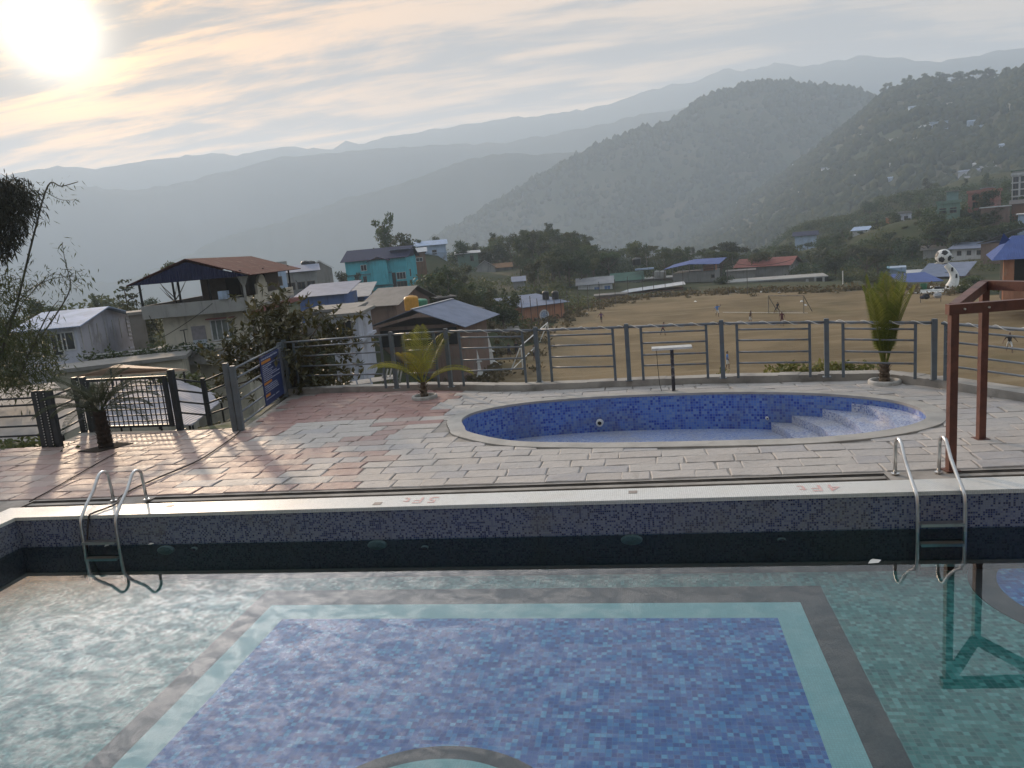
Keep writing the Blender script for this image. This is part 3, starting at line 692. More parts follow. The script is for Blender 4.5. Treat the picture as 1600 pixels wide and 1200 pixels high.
panel(fr_, (e0[0][0]+.06, e0[0][1]-.09), e1[0], KZT, e0[1]-.07, e1[1]-.07, gap=.12); panel(fr_, e1[0], e2[0], KZT, e1[1]-.07, e2[1]-.07)
# rope of white lamps wound round the top rails
rope_m = M_('rope_white', (.62, .60, .56), (.50, .48, .44), scale=20, rough=.6)
b = MB()
def wind(b, A, B, pitch=.42, r=.034, ph=0.0):
    A, B = Vector(A), Vector(B); d = (B-A); L = d.length; d.normalize(); u = Vector((0, 0, 1)); w = d.cross(u); n = int(L*26); pts = []
    for i in range(n+1):
        s = L*i/n; a = 2*math.pi*s/pitch+ph; pts.append(A+d*s+(u*math.cos(a)+w*math.sin(a))*(r+.003*math.sin(7*s)))
    b.tube(pts, .0085, 5)
for (p, z), (q, z2) in list(zip(posts, posts[1:]))[2:]:
    wind(b, (p[0]+.06, p[1], z-.07), (q[0]-.06, q[1], z2-.07), ph=p[0])
wind(b, (e0[0][0]+.1, e0[0][1]-.15, e0[1]-.07), (*e1[0], e1[1]-.07), .5)
tag(b.build('light_rope', rope_m, smooth=True), 'thin white rope light wound round the top rail of the railing', 'rope light')

# railing with the notice board
fs_ = thing('railing', 'short railing that carries the blue notice board beside the red paving', 'railing', (0, 0, 0))
S0, S1 = Vector((-8.03, 13.74)), Vector((-8.78, 17.30)); sd = (S1-S0).normalized(); srz = math.atan2(sd.y, sd.x)
add_post(fs_, S0.x, S0.y, -.02, 1.32, .10, srz); add_post(fs_, S0.x-.15, S0.y+.02, -.02, 1.38, .10, srz); add_post(fs_, S1.x, S1.y, -.02, 1.33, .10, srz)
for z in (.13, .36, .60, .83, 1.05, 1.25):
    a, c_ = S0+sd*.1, S1-sd*.05; add_rail(fs_, (a.x, a.y, z), (c_.x, c_.y, z), .022)
p = S0+sd*.1; b = MB(); b.box(-.025, .025, -.02, .02, 0, 1.25); b.build('upright', post_paint, fs_, loc=(p.x, p.y, 0), rz=srz)
board_blue = M_('board_blue', (.018, .035, .125), (.014, .028, .10), scale=2, rough=.45, spec=.4)
txt_pale = M_('lettering_pale', (.42, .46, .58), rough=.5); txt_orange = M_('lettering_orange', (.50, .20, .035), rough=.5); board_back = M_('board_frame', (.16, .17, .19), rough=.5)
n0, n1 = 1.72, 3.30; bw = n1-n0; nb = thing('notice_board', 'dark blue notice board with orange headings and pale lines fixed to the railing', 'notice board', (S0.x+sd.x*n0+sd.y*.04, S0.y+sd.y*n0-sd.x*.04, .13), srz)
b = MB(); b.box(0, bw, -.012, .012, 0, 1.09); b.build('panel', board_blue, nb)
b = MB(); b.box(bw+.001, bw+.24, -.014, .014, -.02, 1.10); b.build('side_strip', board_back, nb)
lt = MB(); og = MB(); tr_ = random.Random(3)
def words(b, x0, x1, z, h):
    x = x0
    while x < x1:
        k = tr_.randint(2, 8)
        for _ in range(k):
            w = h*tr_.uniform(.35, .6); s = tr_.random()
            if s < .5: b.box(x, x+w*.35, -.0165, -.012, z, z+h)
            else: b.box(x, x+w*.8, -.0165, -.012, z, z+h*.62)
            if s < .7: b.box(x+w*.36, x+w, -.0165, -.012, z+h*.55*tr_.random(), z+h*.55*tr_.random()+h*.3)
            x += w*1.35
            if x > x1: break
        x += h*.6
words(lt, .05, 1.40, 1.01, .042)
lines = [(.955, .62), (.905, None, .78), (.865, 1.25), (.822, .70), (.78, .48), (.738, .85), (.69, .80), (.645, 1.15), (.60, 1.45), (.555, .72), (.51, 1.42)]
og.box(.05, .80, -.016, -.012, .925, .985)
for z, x1 in ((.868, 1.30), (.825, .80), (.783, .50), (.742, .95), (.70, .80), (.657, 1.20), (.614, 1.45), (.572, .75), (.53, 1.42)): words(lt, .075, x1, z, .024)
og.box(.05, .68, -.016, -.012, .455, .505)
for z, x1 in ((.405, 1.05), (.365, 1.12), (.322, 1.15), (.28, 1.20)): words(lt, .075, x1, z, .024)
og.box(.05, .42, -.016, -.012, .185, .24); words(lt, .05, .75, .12, .026); words(lt, .85, 1.15, .12, .026)
lt.build('lettering', txt_pale, nb); og.build('heading_bar', txt_orange, nb)

# entrance gate and the railings to its left
fl_ = thing('railing', 'dark steel railing with double end posts at the left edge of the deck', 'railing', (0, 0, 0))
dot_m = M_('lamp_dot', (.72, .72, .70), rough=.4)
_ap, _ar = add_post, add_rail
def add_post(parent, x, y, z0, z1, w=.08, rz=0.0): o = _ap(parent, x, y, z0, z1, w, rz); o.data.materials[0] = post_backlit; return o
def add_rail(parent, a, c_, r=.02): return _ar(parent, a, c_, r, 'rail', post_backlit)
def dots(parent, x, y, z0, z1):
    b = MB(); z = z0
    while z < z1: b.box(x-.007, x+.007, y-.014, y, z, z+.022); z += .055
    b.build('light_strip', dot_m, parent)
for x, y in ((-12.0, 13.14), (-11.84, 13.13), (-11.66, 13.12)): add_post(fl_, x, y, -.02, 1.16, .10)
dots(fl_, -11.92, 13.08, .05, 1.1); dots(fl_, -11.75, 13.07, .05, 1.1)
for x, y in ((-12.14, 14.42), (-11.92, 14.40)): add_post(fl_, x, y, -.02, 1.2, .10)
dots(fl_, -12.03, 14.36, .05, 1.1); dots(fl_, -11.82, 14.35, .3, 1.1)
for z in (.25, .45, .66, .88, 1.02): add_rail(fl_, (-12.05, 13.14, z), (-16.5, 13.22, z), .02)
add_post(fl_, -14.6, 13.2, -.02, 1.1, .07)
for z in (.28, .52, .76, 1.0): add_rail(fl_, (-11.72, 13.18, z), (-12.05, 14.36, z+.02), .02)
gt = thing('gate', 'dark lattice steel gate standing closed at the far left of the deck', 'gate', (0, 0, 0))
ga, gb = Vector((-11.80, 14.34)), Vector((-9.80, 14.18)); gd = (gb-ga).normalized(); gl_ = (gb-ga).length
def gpt(s, z): return (ga.x+gd.x*s, ga.y+gd.y*s, z)
b = MB()
b.bar(gpt(0, 1.12), gpt(gl_, 1.12), .05, .06); b.bar(gpt(0, .09), gpt(gl_, .09), .05, .05); b.bar(gpt(.03, .115), gpt(.03, 1.09), .06, .05); b.bar(gpt(gl_-.05, .115), gpt(gl_-.05, 1.09), .10, .05)
b.build('frame', post_backlit, gt)
for i in range(15):
    s = .16+(gl_-.32)*i/14; b = MB(); b.bar(gpt(s, .115), gpt(s, 1.09), .022, .012); b.build('bar', post_backlit, gt)
for i in range(7):
    z = .20+i*.127; b = MB(); p0 = gpt(.06, z); p1 = gpt(gl_-.10, z); b.bar((p0[0], p0[1]-.013, z), (p1[0], p1[1]-.013, z), .012, .024); b.build('crossbar', post_backlit, gt)
b = MB()
for s in (.3, gl_-.35): b.tube([(gpt(s, .04)[0], gpt(s, .04)[1]-.02, .035), (gpt(s, .04)[0], gpt(s, .04)[1]+.02, .035)], .032, 10)
b.build('wheel', post_backlit, gt)
fg_ = thing('railing', 'stair railing between the lattice gate and the notice board railing', 'railing', (0, 0, 0))
add_post(fg_, -9.66, 14.16, -.02, 1.27, .11); add_post(fg_, -9.26, 14.62, -.35, .98, .08)
for k in range(4):
    z = .22+k*.24; add_rail(fg_, (-9.60, 14.2, z+.12), (-9.30, 14.6, z-.04), .02); add_rail(fg_, (-9.24, 14.62, z-.03), (-8.18, 13.86, z+.27), .02)
ramp = MB(); ramp.add([(-9.35, 14.25, -.03), (-8.12, 14.02, -.03), (-8.40, 15.4, -.03), (-8.9, 17.7, -.03), (-9.9, 17.7, -.9), (-9.7, 15.2, -.5)], [(0, 1, 2, 5), (5, 2, 3, 4)])
structure('side_slope', ramp, M_('slope_earth', (.20, .185, .16), (.09, .11, .045), scale=2.2, rough=.95, bump=.5))

# ------------------------------------------------------------------ pool ladders
def ladder(name, label, x0, x1, y0, lean=0.0):
    cx = (x0+x1)/2; t = thing(name, label, 'ladder', (cx, 0, 0), 0, 'pool ladders')
    for x in (x0-cx, x1-cx):
        pts = [(x, y0, -.01), (x, y0-.004, .20), (x, y0-.012, .36)]
        c0 = (y0-.13, .38); 
        for k in range(9):
            a = math.radians(0+k*17.5); pts.append((x, c0[0]+.118*math.cos(a), c0[1]+.10*math.sin(a)))
        pts += [(x, y0-.36, .28), (x, y0-.56, .12), (x, 8.96, .035), (x, 8.90, -.04), (x, 8.885, -.12), (x, 8.87, -.45), (x, 8.86, -.95)]
        b = MB(); b.tube(pts, .0215, 10); b.build('side_rail', steel, t, smooth=True)
        b = MB(); b.lathe([(.05, 0), (.05, .012), (.026, .02)], 14, (x, y0, 0)); b.build('base_plate', steel, t)
    for z in (-.34, -.58, -.82):
        b = MB(); b.box(x0-cx+.02, x1-cx-.02, 8.815, 8.905, z-.012, z+.012); b.box(x0-cx+.02, x1-cx-.02, 8.805, 8.815, z-.022, z+.012); b.build('step', steel, t)
    return t
ladder('pool_ladder', 'steel pool ladder at the left end of the pool, nearer the gate', -7.82, -7.28, 9.60)
ladder('pool_ladder', 'steel pool ladder beside the red pergola post', 2.96, 3.46, 9.66)

# ------------------------------------------------------------------ red pergola frame
red_wood = M_('red_paint', (.135, .052, .036), (.085, .034, .026), scale=5, rough=.5, bump=.3, spec=.35, stain=(.06, .025, .02), stain_scale=2.5)
pg = thing('pergola', 'rust red open pergola frame with square posts at the right of the deck', 'pergola', (0, 0, 0))
q1 = G(1600, 475, 1.985); q2 = G(1600, 447, 2.115); A1 = Vector((3.62, 9.73, 0)); A2 = Vector((4.49, 11.06, 0))
far1 = A1+(q1-Vector((A1.x, A1.y, 1.985)))*2.4; far2 = A2+(q2-Vector((A2.x, A2.y, 2.115)))*3.2
pf1 = Vector((far1.x, far1.y, 0))
for P in (A1, A2, pf1, Vector((far2.x, far2.y, 0))):
    b = MB(); b.box(-.045, .045, -.045, .045, -.02, 1.925 if P in (A1,) or P == pf1 else 2.055); b.build('post', red_wood, pg, loc=(P.x, P.y, 0), rz=.10); b = MB(); b.box(-.085, .085, -.085, .085, .001, .012); b.build('base_plate', red_wood, pg, loc=(P.x, P.y, 0), rz=.10)
def beam(a, c_, w=.11, h=.12):
    b = MB(); b.bar(a, c_, w, h); b.build('beam', red_wood, pg)
z1 = 1.986; z2 = 2.116
beam((A1.x-.07, A1.y, z1), (far1.x, far1.y, z1)); beam((A2.x-.01, A2.y+.02, z2), (far2.x, far2.y, z2)); beam((A1.x+.03, A1.y+.065, z1+.002), (A2.x-.035, A2.y-.045, z2-.004))
b = MB()
for k in (1.06, 1.22): p = A1.lerp(Vector((far1.x, far1.y, 0)), (k-1)*.9); b.tube([(p.x, p.y-.053, z1), (p.x, p.y-.075, z1)], .012, 8)
b.build('bolt', M_('bolt_pale', (.6, .58, .54), rough=.4, metal=.6), pg)

# ------------------------------------------------------------------ small things on the deck
tb = thing('table', 'narrow white topped stand on one thin worn post in front of the railing', 'stand', (.53, 15.34, 0))
b = MB(); b.box(-.39, .39, -.15, .15, .885, .915); b.box(-.392, .392, -.152, .152, .875, .886); b.build('top', M_('table_white', (.60, .59, .56), (.48, .47, .45), scale=5, rough=.5, stain=(.30, .28, .26), stain_scale=3), tb)
b = MB(); b.box(-.033, .033, -.033, .033, 0, .875); b.build('post', M_('worn_black_paint', (.03, .028, .03), (.05, .045, .05), scale=6, rough=.6, stain=(.52, .49, .46), stain_scale=7), tb)
b = MB(); b.tube([(-.30, .02, .876), (-.29, .02, .5), (-.27, .03, .15), (-.24, .04, .02)], .006, 5); b.build('cord', M_('cord_black', (.02, .02, .02), rough=.7), tb)
ring_m = M_('planter_concrete', (.46, .45, .43), (.34, .33, .31), scale=5, rough=.9, bump=.4, stain=(.2, .2, .18), stain_scale=3); soil = M_('planter_soil', (.05, .036, .026), (.025, .02, .015), scale=9, rough=1, bump=.8)
def planter(x, y, label):
    t = thing('planter_ring', label, 'planter', (x, y, 0)); b = MB(); n = 28; pr = [(.285, -.01), (.29, .05), (.275, .075), (.245, .08), (.225, .065), (.215, .0)]
    vs = [(r*math.cos(2*math.pi*k/n), r*math.sin(2*math.pi*k/n), z) for r, z in pr for k in range(n)]
    b.add(vs, [(i*n+k, i*n+(k+1) % n, (i+1)*n+(k+1) % n, (i+1)*n+k) for i in range(len(pr)-1) for k in range(n)]); b.build('ring', ring_m, t, smooth=True)
    b = MB(); b.lathe([(.218, .012), (.12, .035), (.02, .04)], 20); b.build('soil', soil, t, smooth=True)
planter(-4.87, 16.03, 'pale concrete planter ring round the spreading yellow green palm'); planter(4.42, 15.06, 'pale concrete planter ring round the tied up palm')
b = MB(); b.prism([(-10.85, 12.62), (-10.35, 12.50), (-9.98, 13.08), (-10.45, 13.22)], -.02, .012); tag(b.build('soil_bed', soil), 'dark square soil bed around the dark palm by the gate', 'soil bed')
hose_m = M_('hose_brown', (.045, .03, .024), (.03, .022, .02), scale=8, rough=.6)
b = MB(); hp = [G(*p, .02) for p in ((376, 673), (366, 682), (345, 697), (318, 715), (290, 729), (258, 742), (228, 755), (205, 766), (186, 778))]
hp = [Vector((p.x, p.y, .024)) for p in hp]+[Vector((-7.62, 9.40, .024)), Vector((-7.66, 9.2, .02)), Vector((-7.72, 9.03, .018)), Vector((-7.75, 8.97, -.03)), Vector((-7.82, 8.93, -.4)), Vector((-7.9, 8.9, -.8))]
cv = []
for i in range(len(hp)-1):
    p0, p1, p2, p3 = hp[max(i-1, 0)], hp[i], hp[i+1], hp[min(i+2, len(hp)-1)]
    for s in range(5): t = s/5; cv.append(.5*((2*p1)+(p2-p0)*t+(2*p0-5*p1+4*p2-p3)*t*t+(3*p1-p0-3*p2+p3)*t**3))
b.tube(cv, .013, 6); tag(b.build('hose', hose_m, smooth=True), 'dark garden hose curving from the railing post into the pool', 'hose')
b = MB(); cp_ = [G(*p, .016) for p in ((182, 707), (150, 725), (110, 748), (75, 768), (46, 784))]; b.tube(cp_, .010, 6); tag(b.build('cable', hose_m, smooth=True), 'thin dark cable lying straight across the pink paving', 'cable')
# skimmer slots in the coping and the painted depth numbers
slot_m = M_('slot_brown', (.30, .26, .23), (.22, .19, .17), scale=8, rough=.6); coping = bpy.data.objects['pool_coping']
for px, py in ((590, 787), (989, 769), (265, 791)):
    p = G(px, py, 0); b = MB(); b.box(p.x-.055, p.x+.055, p.y-.05, p.y+.05, .0005, .004); b.build('drain_cover', slot_m, coping)
red_txt = M_('painted_red', (.58, .33, .31), (.62, .48, .46), scale=9, rough=.6)
for body, p, s in (('4Ft', G(1318, 768, 0), .31), ('5Ft', G(685, 781, 0), .31)):
    cu = bpy.data.curves.new('depth_text', 'FONT'); cu.body = body; cu.size = s; cu.space_character = 1.25
    o = bpy.data.objects.new('depth_text', cu); COL.objects.link(o); bpy.context.view_layer.update()
    me = bpy.data.meshes.new_from_object(o.evaluated_get(bpy.context.evaluated_depsgraph_get())); bpy.data.objects.remove(o)
    me.name = 'depth_number'; me.materials.clear(); me.materials.append(red_txt)
    link('depth_number', me, coping, (p.x, 9.31, .004), math.pi)
# lamps and inlets in the pool walls
lamp_m = M_('pool_lamp_glass', (.20, .25, .20), (.14, .18, .15), scale=10, rough=.3); ringw = M_('white_plastic', (.66, .66, .63), rough=.4); ringd = M_('algae_plastic', (.26, .30, .26), rough=.5); hole_m = M_('dark_hole', (.02, .02, .02), rough=.6)
def wall_lamp(px, py, r, label, name='pool_lamp', cat='pool lamp', group='underwater lamps in the far pool wall'):
    d = ray(px, py); P = ORI+d*(8.99/d.y); t = thing(name, label, cat, (P.x, 8.995, P.z), 0, group); n = 24
    b = MB(); pr = [(r, 0), (r*.98, -.03), (r*.85, -.045)]
    b.add([(R_*math.cos(2*math.pi*k/n), y, .48*R_*math.sin(2*math.pi*k/n)) for R_, y in pr for k in range(n)], [(i*n+k, i*n+(k+1) % n, (i+1)*n+(k+1) % n, (i+1)*n+k) for i in range(2) for k in range(n)]); b.build('rim', ringd, t)
    b = MB(); b.add([(.85*r*math.cos(2*math.pi*k/n), -.046, .48*.85*r*math.sin(2*math.pi*k/n)) for k in range(n)]+[(0, -.065, 0)], [(k, (k+1) % n, n) for k in range(n)]); b.build('lens', lamp_m if r > .08 else hole_m, t)
wall_lamp(260, 859, .13, 'round underwater lamp near the left ladder'); wall_lamp(590, 851, .135, 'round underwater lamp in the middle of the far pool wall'); wall_lamp(987, 843, .135, 'round underwater lamp straight below the white stand')
for px, py, lb in ((664, 855, 'small round water inlet right of the middle underwater lamp'), (304, 857, 'small round water inlet right of the left underwater lamp'), (1221, 843, 'small round water inlet left of the right ladder')):
    wall_lamp(px, py, .05, lb, 'water_inlet', 'inlet', 'water inlets in the far pool wall')
def kid_fit(px, py, r, label):
    P = G(px, py, -.45); best = None
    for k in range(60):
        Y = 14.4+k*.012; d = ray(px, py); Q = ORI+d*(Y/d.y)
        dd = min((Vector((Q.x, Q.y))-p).length for p in kid if p.y > 13.5)
        if best is None or dd < best[0]: best = (dd, Q)
    Q = best[1]; t = thing('water_inlet', label, 'inlet', (Q.x, Q.y-.07, Q.z), -.05); n = 20; pr = [(r, .08), (r, 0), (r*.6, -.012), (r*.55, .01)]
    b = MB(); b.add([(R_*math.cos(2*math.pi*k/n), y, R_*math.sin(2*math.pi*k/n)) for R_, y in pr for k in range(n)], [(i*n+k, i*n+(k+1) % n, (i+1)*n+(k+1) % n, (i+1)*n+k) for i in range(3) for k in range(n)]); b.build('rim', ringw, t)
    b = MB(); b.add([(.55*r*math.cos(2*math.pi*k/n), .008, .55*r*math.sin(2*math.pi*k/n)) for k in range(n)], [tuple(range(n-1, -1, -1))]); b.build('hole', hole_m, t)
kid_fit(937, 660, .075, 'white ringed round inlet in the tiled wall of the small pool'); kid_fit(1198, 653, .03, 'tiny white inlet beside the steps of the small pool')
# things afloat on the water
leafw = M_('petal_white', (.66, .66, .62), rough=.6)
def petal(px, py, s, label, rz):
    p = G(px, py, WL); b = MB(); b.add([(-s, 0, .006), (-.3*s, .45*s, .02), (s, .1*s, .012), (.2*s, -.4*s, .008), (.1*s, .5*s, .05*s+.02)], [(0, 3, 2, 1), (1, 2, 4)]); tag(b.build('petal', leafw, loc=(p.x, p.y, WL), rz=rz), label, 'petal')
petal(1367, 879, .085, 'white petal floating on the pool below the right ladder', .4); petal(168, 853, .05, 'pale petal floating beside the left ladder', 1.2); petal(236, 851, .045, 'pale petal floating against the far pool wall by the left lamp', .2)
# ------------------------------------------------------------------ houses
def wallm(name, c, stain=(.19, .175, .155), s=.5): return M_('wall_'+name, c, tuple(x*.86 for x in c), scale=.7, rough=.9, bump=.15, stain=stain, stain_scale=s, spec=.15, drip=tuple(x*.55 for x in c))
W_cream = wallm('cream', (.50, .46, .375)); W_white = wallm('white', (.55, .55, .55)); W_cyan = wallm('cyan', (.085, .42, .50), (.07, .30, .36)); W_grey = wallm('grey', (.33, .325, .31)); W_palebl = wallm('pale_blue', (.38, .47, .60))
W_green = wallm('green', (.17, .25, .20)); W_pink = wallm('pink', (.38, .19, .165)); W_brick = wallm('brick', (.34, .15, .10), (.26, .20, .17)); W_rawbrick = wallm('raw_brick', (.22, .15, .12)); W_conc = wallm('raw_concrete', (.26, .25, .235)); W_orange = wallm('orange_brick', (.42, .20, .12), (.36, .28, .22))
W_brown = wallm('brown', (.22, .12, .08)); W_blue = wallm('blue', (.10, .16, .36)); W_lilac = wallm('lilac_white', (.50, .51, .58))
def TR(n, c, c2=None, **k): return M_corr('tin_'+n, c, c2 or tuple(x*.8 for x in c), **k)
T_red = TR('red', (.072, .016, .017), rough=.75); T_blue = TR('blue', (.055, .095, .27), stain=(.10, .12, .22), stain_amt=.4); T_slate = TR('slate_blue', (.17, .20, .28), stain=(.22, .22, .24)); T_grey = TR('grey', (.27, .275, .29)); T_rust = TR('weathered', (.20, .185, .17), stain=(.11, .09, .075)); T_white = TR('white', (.46, .47, .49), stain=(.33, .33, .33)); T_green = TR('green', (.06, .13, .10), stain=(.10, .13, .12)); T_navy = TR('navy', (.014, .017, .055), stain=(.03, .035, .09)); T_pale = TR('pale_blue', (.33, .42, .58)); T_dkred = TR('dark_red', (.24, .075, .06), stain=(.30, .20, .17))
glass_m = M_('window_glass', (.028, .032, .036), (.018, .02, .022), scale=1, rough=.12, spec=.6); frame_m = M_('window_frame', (.16, .12, .09), rough=.6); frame_w = M_('window_frame_white', (.52, .52, .52), rough=.6)
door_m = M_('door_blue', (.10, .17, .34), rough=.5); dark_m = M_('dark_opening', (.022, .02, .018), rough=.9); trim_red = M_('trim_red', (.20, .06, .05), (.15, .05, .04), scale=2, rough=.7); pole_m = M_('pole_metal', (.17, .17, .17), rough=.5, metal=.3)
tank_black = M_('tank_black', (.018, .018, .02), rough=.45); tank_yel = M_('tank_yellow', (.55, .27, .03), rough=.5); tank_green = M_('tank_green', (.05, .22, .13), rough=.5)
HOUSES = []
def place(px0, px1, pyb, pyt, dist, rz=0.0):
    pm = (px0+px1)/2; P0, P1 = AT(px0, pyb, dist), AT(px1, pyb, dist); Pm = AT(pm, pyb, dist); Pt = AT(pm, pyt, dist)
    az = math.atan2(Pm.x, Pm.y); w = math.hypot(P1.x-P0.x, P1.y-P0.y)
    HOUSES.append((min(px0, px1)-3, max(px0, px1)+3, pyt-6, pyb+2, dist)); return Pm, -az+rz, w, Pt.z-Pm.z
def sheet(b, q, th=.07, mi=0):
    q = [Vector(p) for p in q]; n = (q[1]-q[0]).cross(q[2]-q[0]).normalized()
    if n.z < 0: n = -n
    k = len(q); b.add([p+n*th/2 for p in q]+[p-n*th/2 for p in q], [tuple(range(k)), tuple(range(2*k-1, k-1, -1))]+[(i, k+i, k+(i+1) % k, (i+1) % k) for i in range(k)], mi)
def roof_mesh(kind, w, d, h, rise, ov):
    b = MB(); x0, x1, y0, y1 = -w/2-ov, w/2+ov, -ov, d+ov; t = h+.03
    if kind == 'gable_x': m = (y0+y1)/2; sheet(b, [(x0, y0, t-.05), (x1, y0, t-.05), (x1, m, t+rise), (x0, m, t+rise)]); sheet(b, [(x0, y1, t-.05), (x1, y1, t-.05), (x1, m+.01, t+rise), (x0, m+.01, t+rise)])
    elif kind == 'gable_y': sheet(b, [(x0, y0, t-.05), (x0, y1, t-.05), (-.005, y1, t+rise), (-.005, y0, t+rise)]); sheet(b, [(x1, y0, t-.05), (x1, y1, t-.05), (.005, y1, t+rise), (.005, y0, t+rise)])
    elif kind == 'shed': sheet(b, [(x0, y0, t), (x1, y0, t), (x1, y1, t+rise), (x0, y1, t+rise)])
    elif kind == 'shed_x': sheet(b, [(x0, y0, t), (x1, y0, t+rise), (x1, y1, t+rise), (x0, y1, t)])
    elif kind == 'hip':
        k = min(w, d)*.35; m = (y0+y1)/2; A, B = (x0+k, m, t+rise), (x1-k, m, t+rise)
        b.add([(x0, y0, t), (x1, y0, t), (x1, y1, t), (x0, y1, t), A, B], [(0, 1, 5, 4), (1, 2, 5), (2, 3, 4, 5), (3, 0, 4), (3, 2, 1, 0)])
    elif kind == 'flat': b.box(x0, x1, y0, y1, t, t+.22)
    elif kind == 'parapet':
        b.box(x0, x1, y0, y1, t, t+.18); p = t+.181
        for q in ((x0, x1, y0, y0+.15), (x0, x1, y1-.15, y1), (x0, x0+.15, y0+.151, y1-.151), (x1-.15, x1, y0+.151, y1-.151)): b.box(*q, p, p+.55)
    return b
def window(t, face, u, z, ww, hh, w, d, fm=None, pm=None, name='window', mull=1):
    fm = fm or frame_m; pm = pm or glass_m; b = MB(); p = MB(); x0, x1, z0, z1 = -ww/2, ww/2, -hh/2, hh/2; f = .09
    b.box(x0, x1, -.05, .02, z0, z0+f); b.box(x0, x1, -.05, .02, z1-f, z1); b.box(x0, x0+f, -.048, .02, z0+f, z1-f); b.box(x1-f, x1, -.048, .02, z0+f, z1-f)
    for k in range(mull): xm = x0+(k+1)*ww/(mull+1); b.box(xm-.03, xm+.03, -.046, .02, z0+f, z1-f)
    p.box(x0+f*.5, x1-f*.5, -.02, .012, z0+f*.5, z1-f*.5)
    if face == 'F': loc, rz = ((u-.5)*w, 0, z), 0
    elif face == 'R': loc, rz = (w/2, u*d, z), math.pi/2
    else: loc, rz = (-w/2, (1-u)*d, z), -math.pi/2
    o = b.build(name, fm, t, loc=loc, rz=rz); p.build('pane', pm, o); return o
def house(name, label, px0, px1, pyb, pyt, dist, depth, wall, roof, rz=0.0, wins=(), doors=(), bands=(), cat='house', group=None, plinth=4.0, band_mat=None):
    P, R, w, h = place(px0, px1, pyb, pyt, dist, rz); w /= max(.5, math.cos(rz)); t = thing(name, label, cat, P, R, group)
    b = MB(); b.box(-w/2, w/2, 0, depth, -plinth, h)
    kind, rm, rise, ov = roof
    if kind == 'gable_y': b.add([(-w/2, 0, h+.001), (w/2, 0, h+.001), (0, 0, h+rise*.93)], [(0, 1, 2)]); b.add([(-w/2, depth, h+.001), (w/2, depth, h+.001), (0, depth, h+rise*.93)], [(1, 0, 2)])
    if kind == 'gable_x': m = depth/2; b.add([(w/2, 0, h+.001), (w/2, depth, h+.001), (w/2, m, h+rise*.93)], [(0, 1, 2)]); b.add([(-w/2, 0, h+.001), (-w/2, depth, h+.001), (-w/2, m, h+rise*.93)], [(1, 0, 2)])
    b.build('wall', wall, t)
    if kind != 'none': roof_mesh(kind, w, depth, h, rise, ov).build('roof', rm, t)
    for z in bands: bb = MB(); bb.box(-w/2-.25, w/2+.25, -.25, depth+.2, z*h-.1, z*h+.12); bb.build('ledge', band_mat or wall, t)
    for q in wins: window(t, q[0], q[1], q[2]*h, q[3], q[4], w, depth, *(q[5:]))
    for u, ww, hh, mt in doors:
        bb = MB(); bb.box((u-.5)*w-ww/2, (u-.5)*w+ww/2, -.04, .03, .02, hh); bb.build('door', mt, t)
    return t, w, h
def tank(P, r, h, mt, label, group=None):
    b = MB(); b.lathe([(r, 0), (r, h*.78), (r*.97, h*.8), (r, h*.82), (r*.8, h*.93), (r*.35, h*.97), (r*.33, h)], 16); o = b.build('water_tank', mt, smooth=False, loc=P); tag(o, label, 'water tank', group); return o
def win_row(face, us, v, w, h, *a): return [(face, u, v, w, h, *a) for u in us]

# cream two storey house with the red gable roof
P, R, w_, h_ = place(229, 385, 556, 486, 57, math.radians(-20)); ch = thing('cream_house', 'cream two storey house with a big dark red gable roof over its open top terrace', 'house', P, R); HOUSES.append((205, 455, 395, 640, 57))
W8 = 2.75; D8 = 13.0
P = P+Vector((math.cos(R), math.sin(R), 0))*.85; ch.location = P
b = MB(); b.box(-W8, W8, 0, D8, 0, 2.85); b.build('upper_wall', W_cream, ch)
b = MB(); b.box(-W8-1.0, W8+.1, -1.2, D8, -9, -.32); b.build('lower_wall', W_cream, ch)
b = MB(); b.box(-W8-4.6, W8+1.0, -2.6, D8+.3, -.32, -.02); b.box(-W8-4.6, W8+1.0, -2.6, -2.42, -.02, .62); b.box(W8+.82, W8+1.0, -2.40, D8+.3, -.02, .62); b.build('terrace', W_conc, ch)
b = MB(); b.box(-W8-.9, W8+.55, -.9, D8+.4, 2.86, 3.08); b.box(-W8-.9, W8+.55, -.9, -.75, 3.08, 3.75); b.box(-W8-.9, -W8-.75, -.74, D8+.4, 3.08, 3.75); b.build('roof_terrace', W_grey, ch)
b = MB(); b.box(W8+.35, W8+.55, -.74, D8+.4, 3.08, 3.75); b.build('parapet', W_cream, ch); b = MB(); b.box(W8+.36, W8+.54, 2.5, 5.2, 3.75, 4.5); b.build('parapet_crest', W_cream, ch)
b = MB(); n = 16; vs = [(W8+.58, 3.85+.95*math.cos(math.pi*k/n), 4.5+.62*math.sin(math.pi*k/n)) for k in range(n+1)]; b.add(vs+[(x-.2, y, z) for x, y, z in vs], [tuple(range(n+1)), tuple(range(2*n+1, n, -1))]+[(k, n+1+k, n+2+k, k+1) for k in range(n)]); b.build('arched_crest', W_cream, ch)
for z in (2.86, -.33): b = MB(); b.box(W8+.56, W8+1.02, -.9, D8+.4, z-.32, z-.01); b.build('red_trim', trim_red, ch)
b = MB(); hh = 5.55; sheet(b, [(-W8-1.3, -1.6, hh-.35), (-W8-1.3, D8+1, hh-.35), (-.01, D8+1, hh+1.05), (-.01, -1.6, hh+1.05)], .06); sheet(b, [(W8+1.3, -1.6, hh-.35), (W8+1.3, D8+1, hh-.35), (.01, D8+1, hh+1.05), (.01, -1.6, hh+1.05)], .06); b.build('roof', T_red, ch)
b = MB(); sheet(b, [(-W8-1.15, -1.5, hh-.38), (W8+1.15, -1.5, hh-.38), (0, -1.5, hh+.86)], .03); b.build('gable_sheet', T_navy, ch)
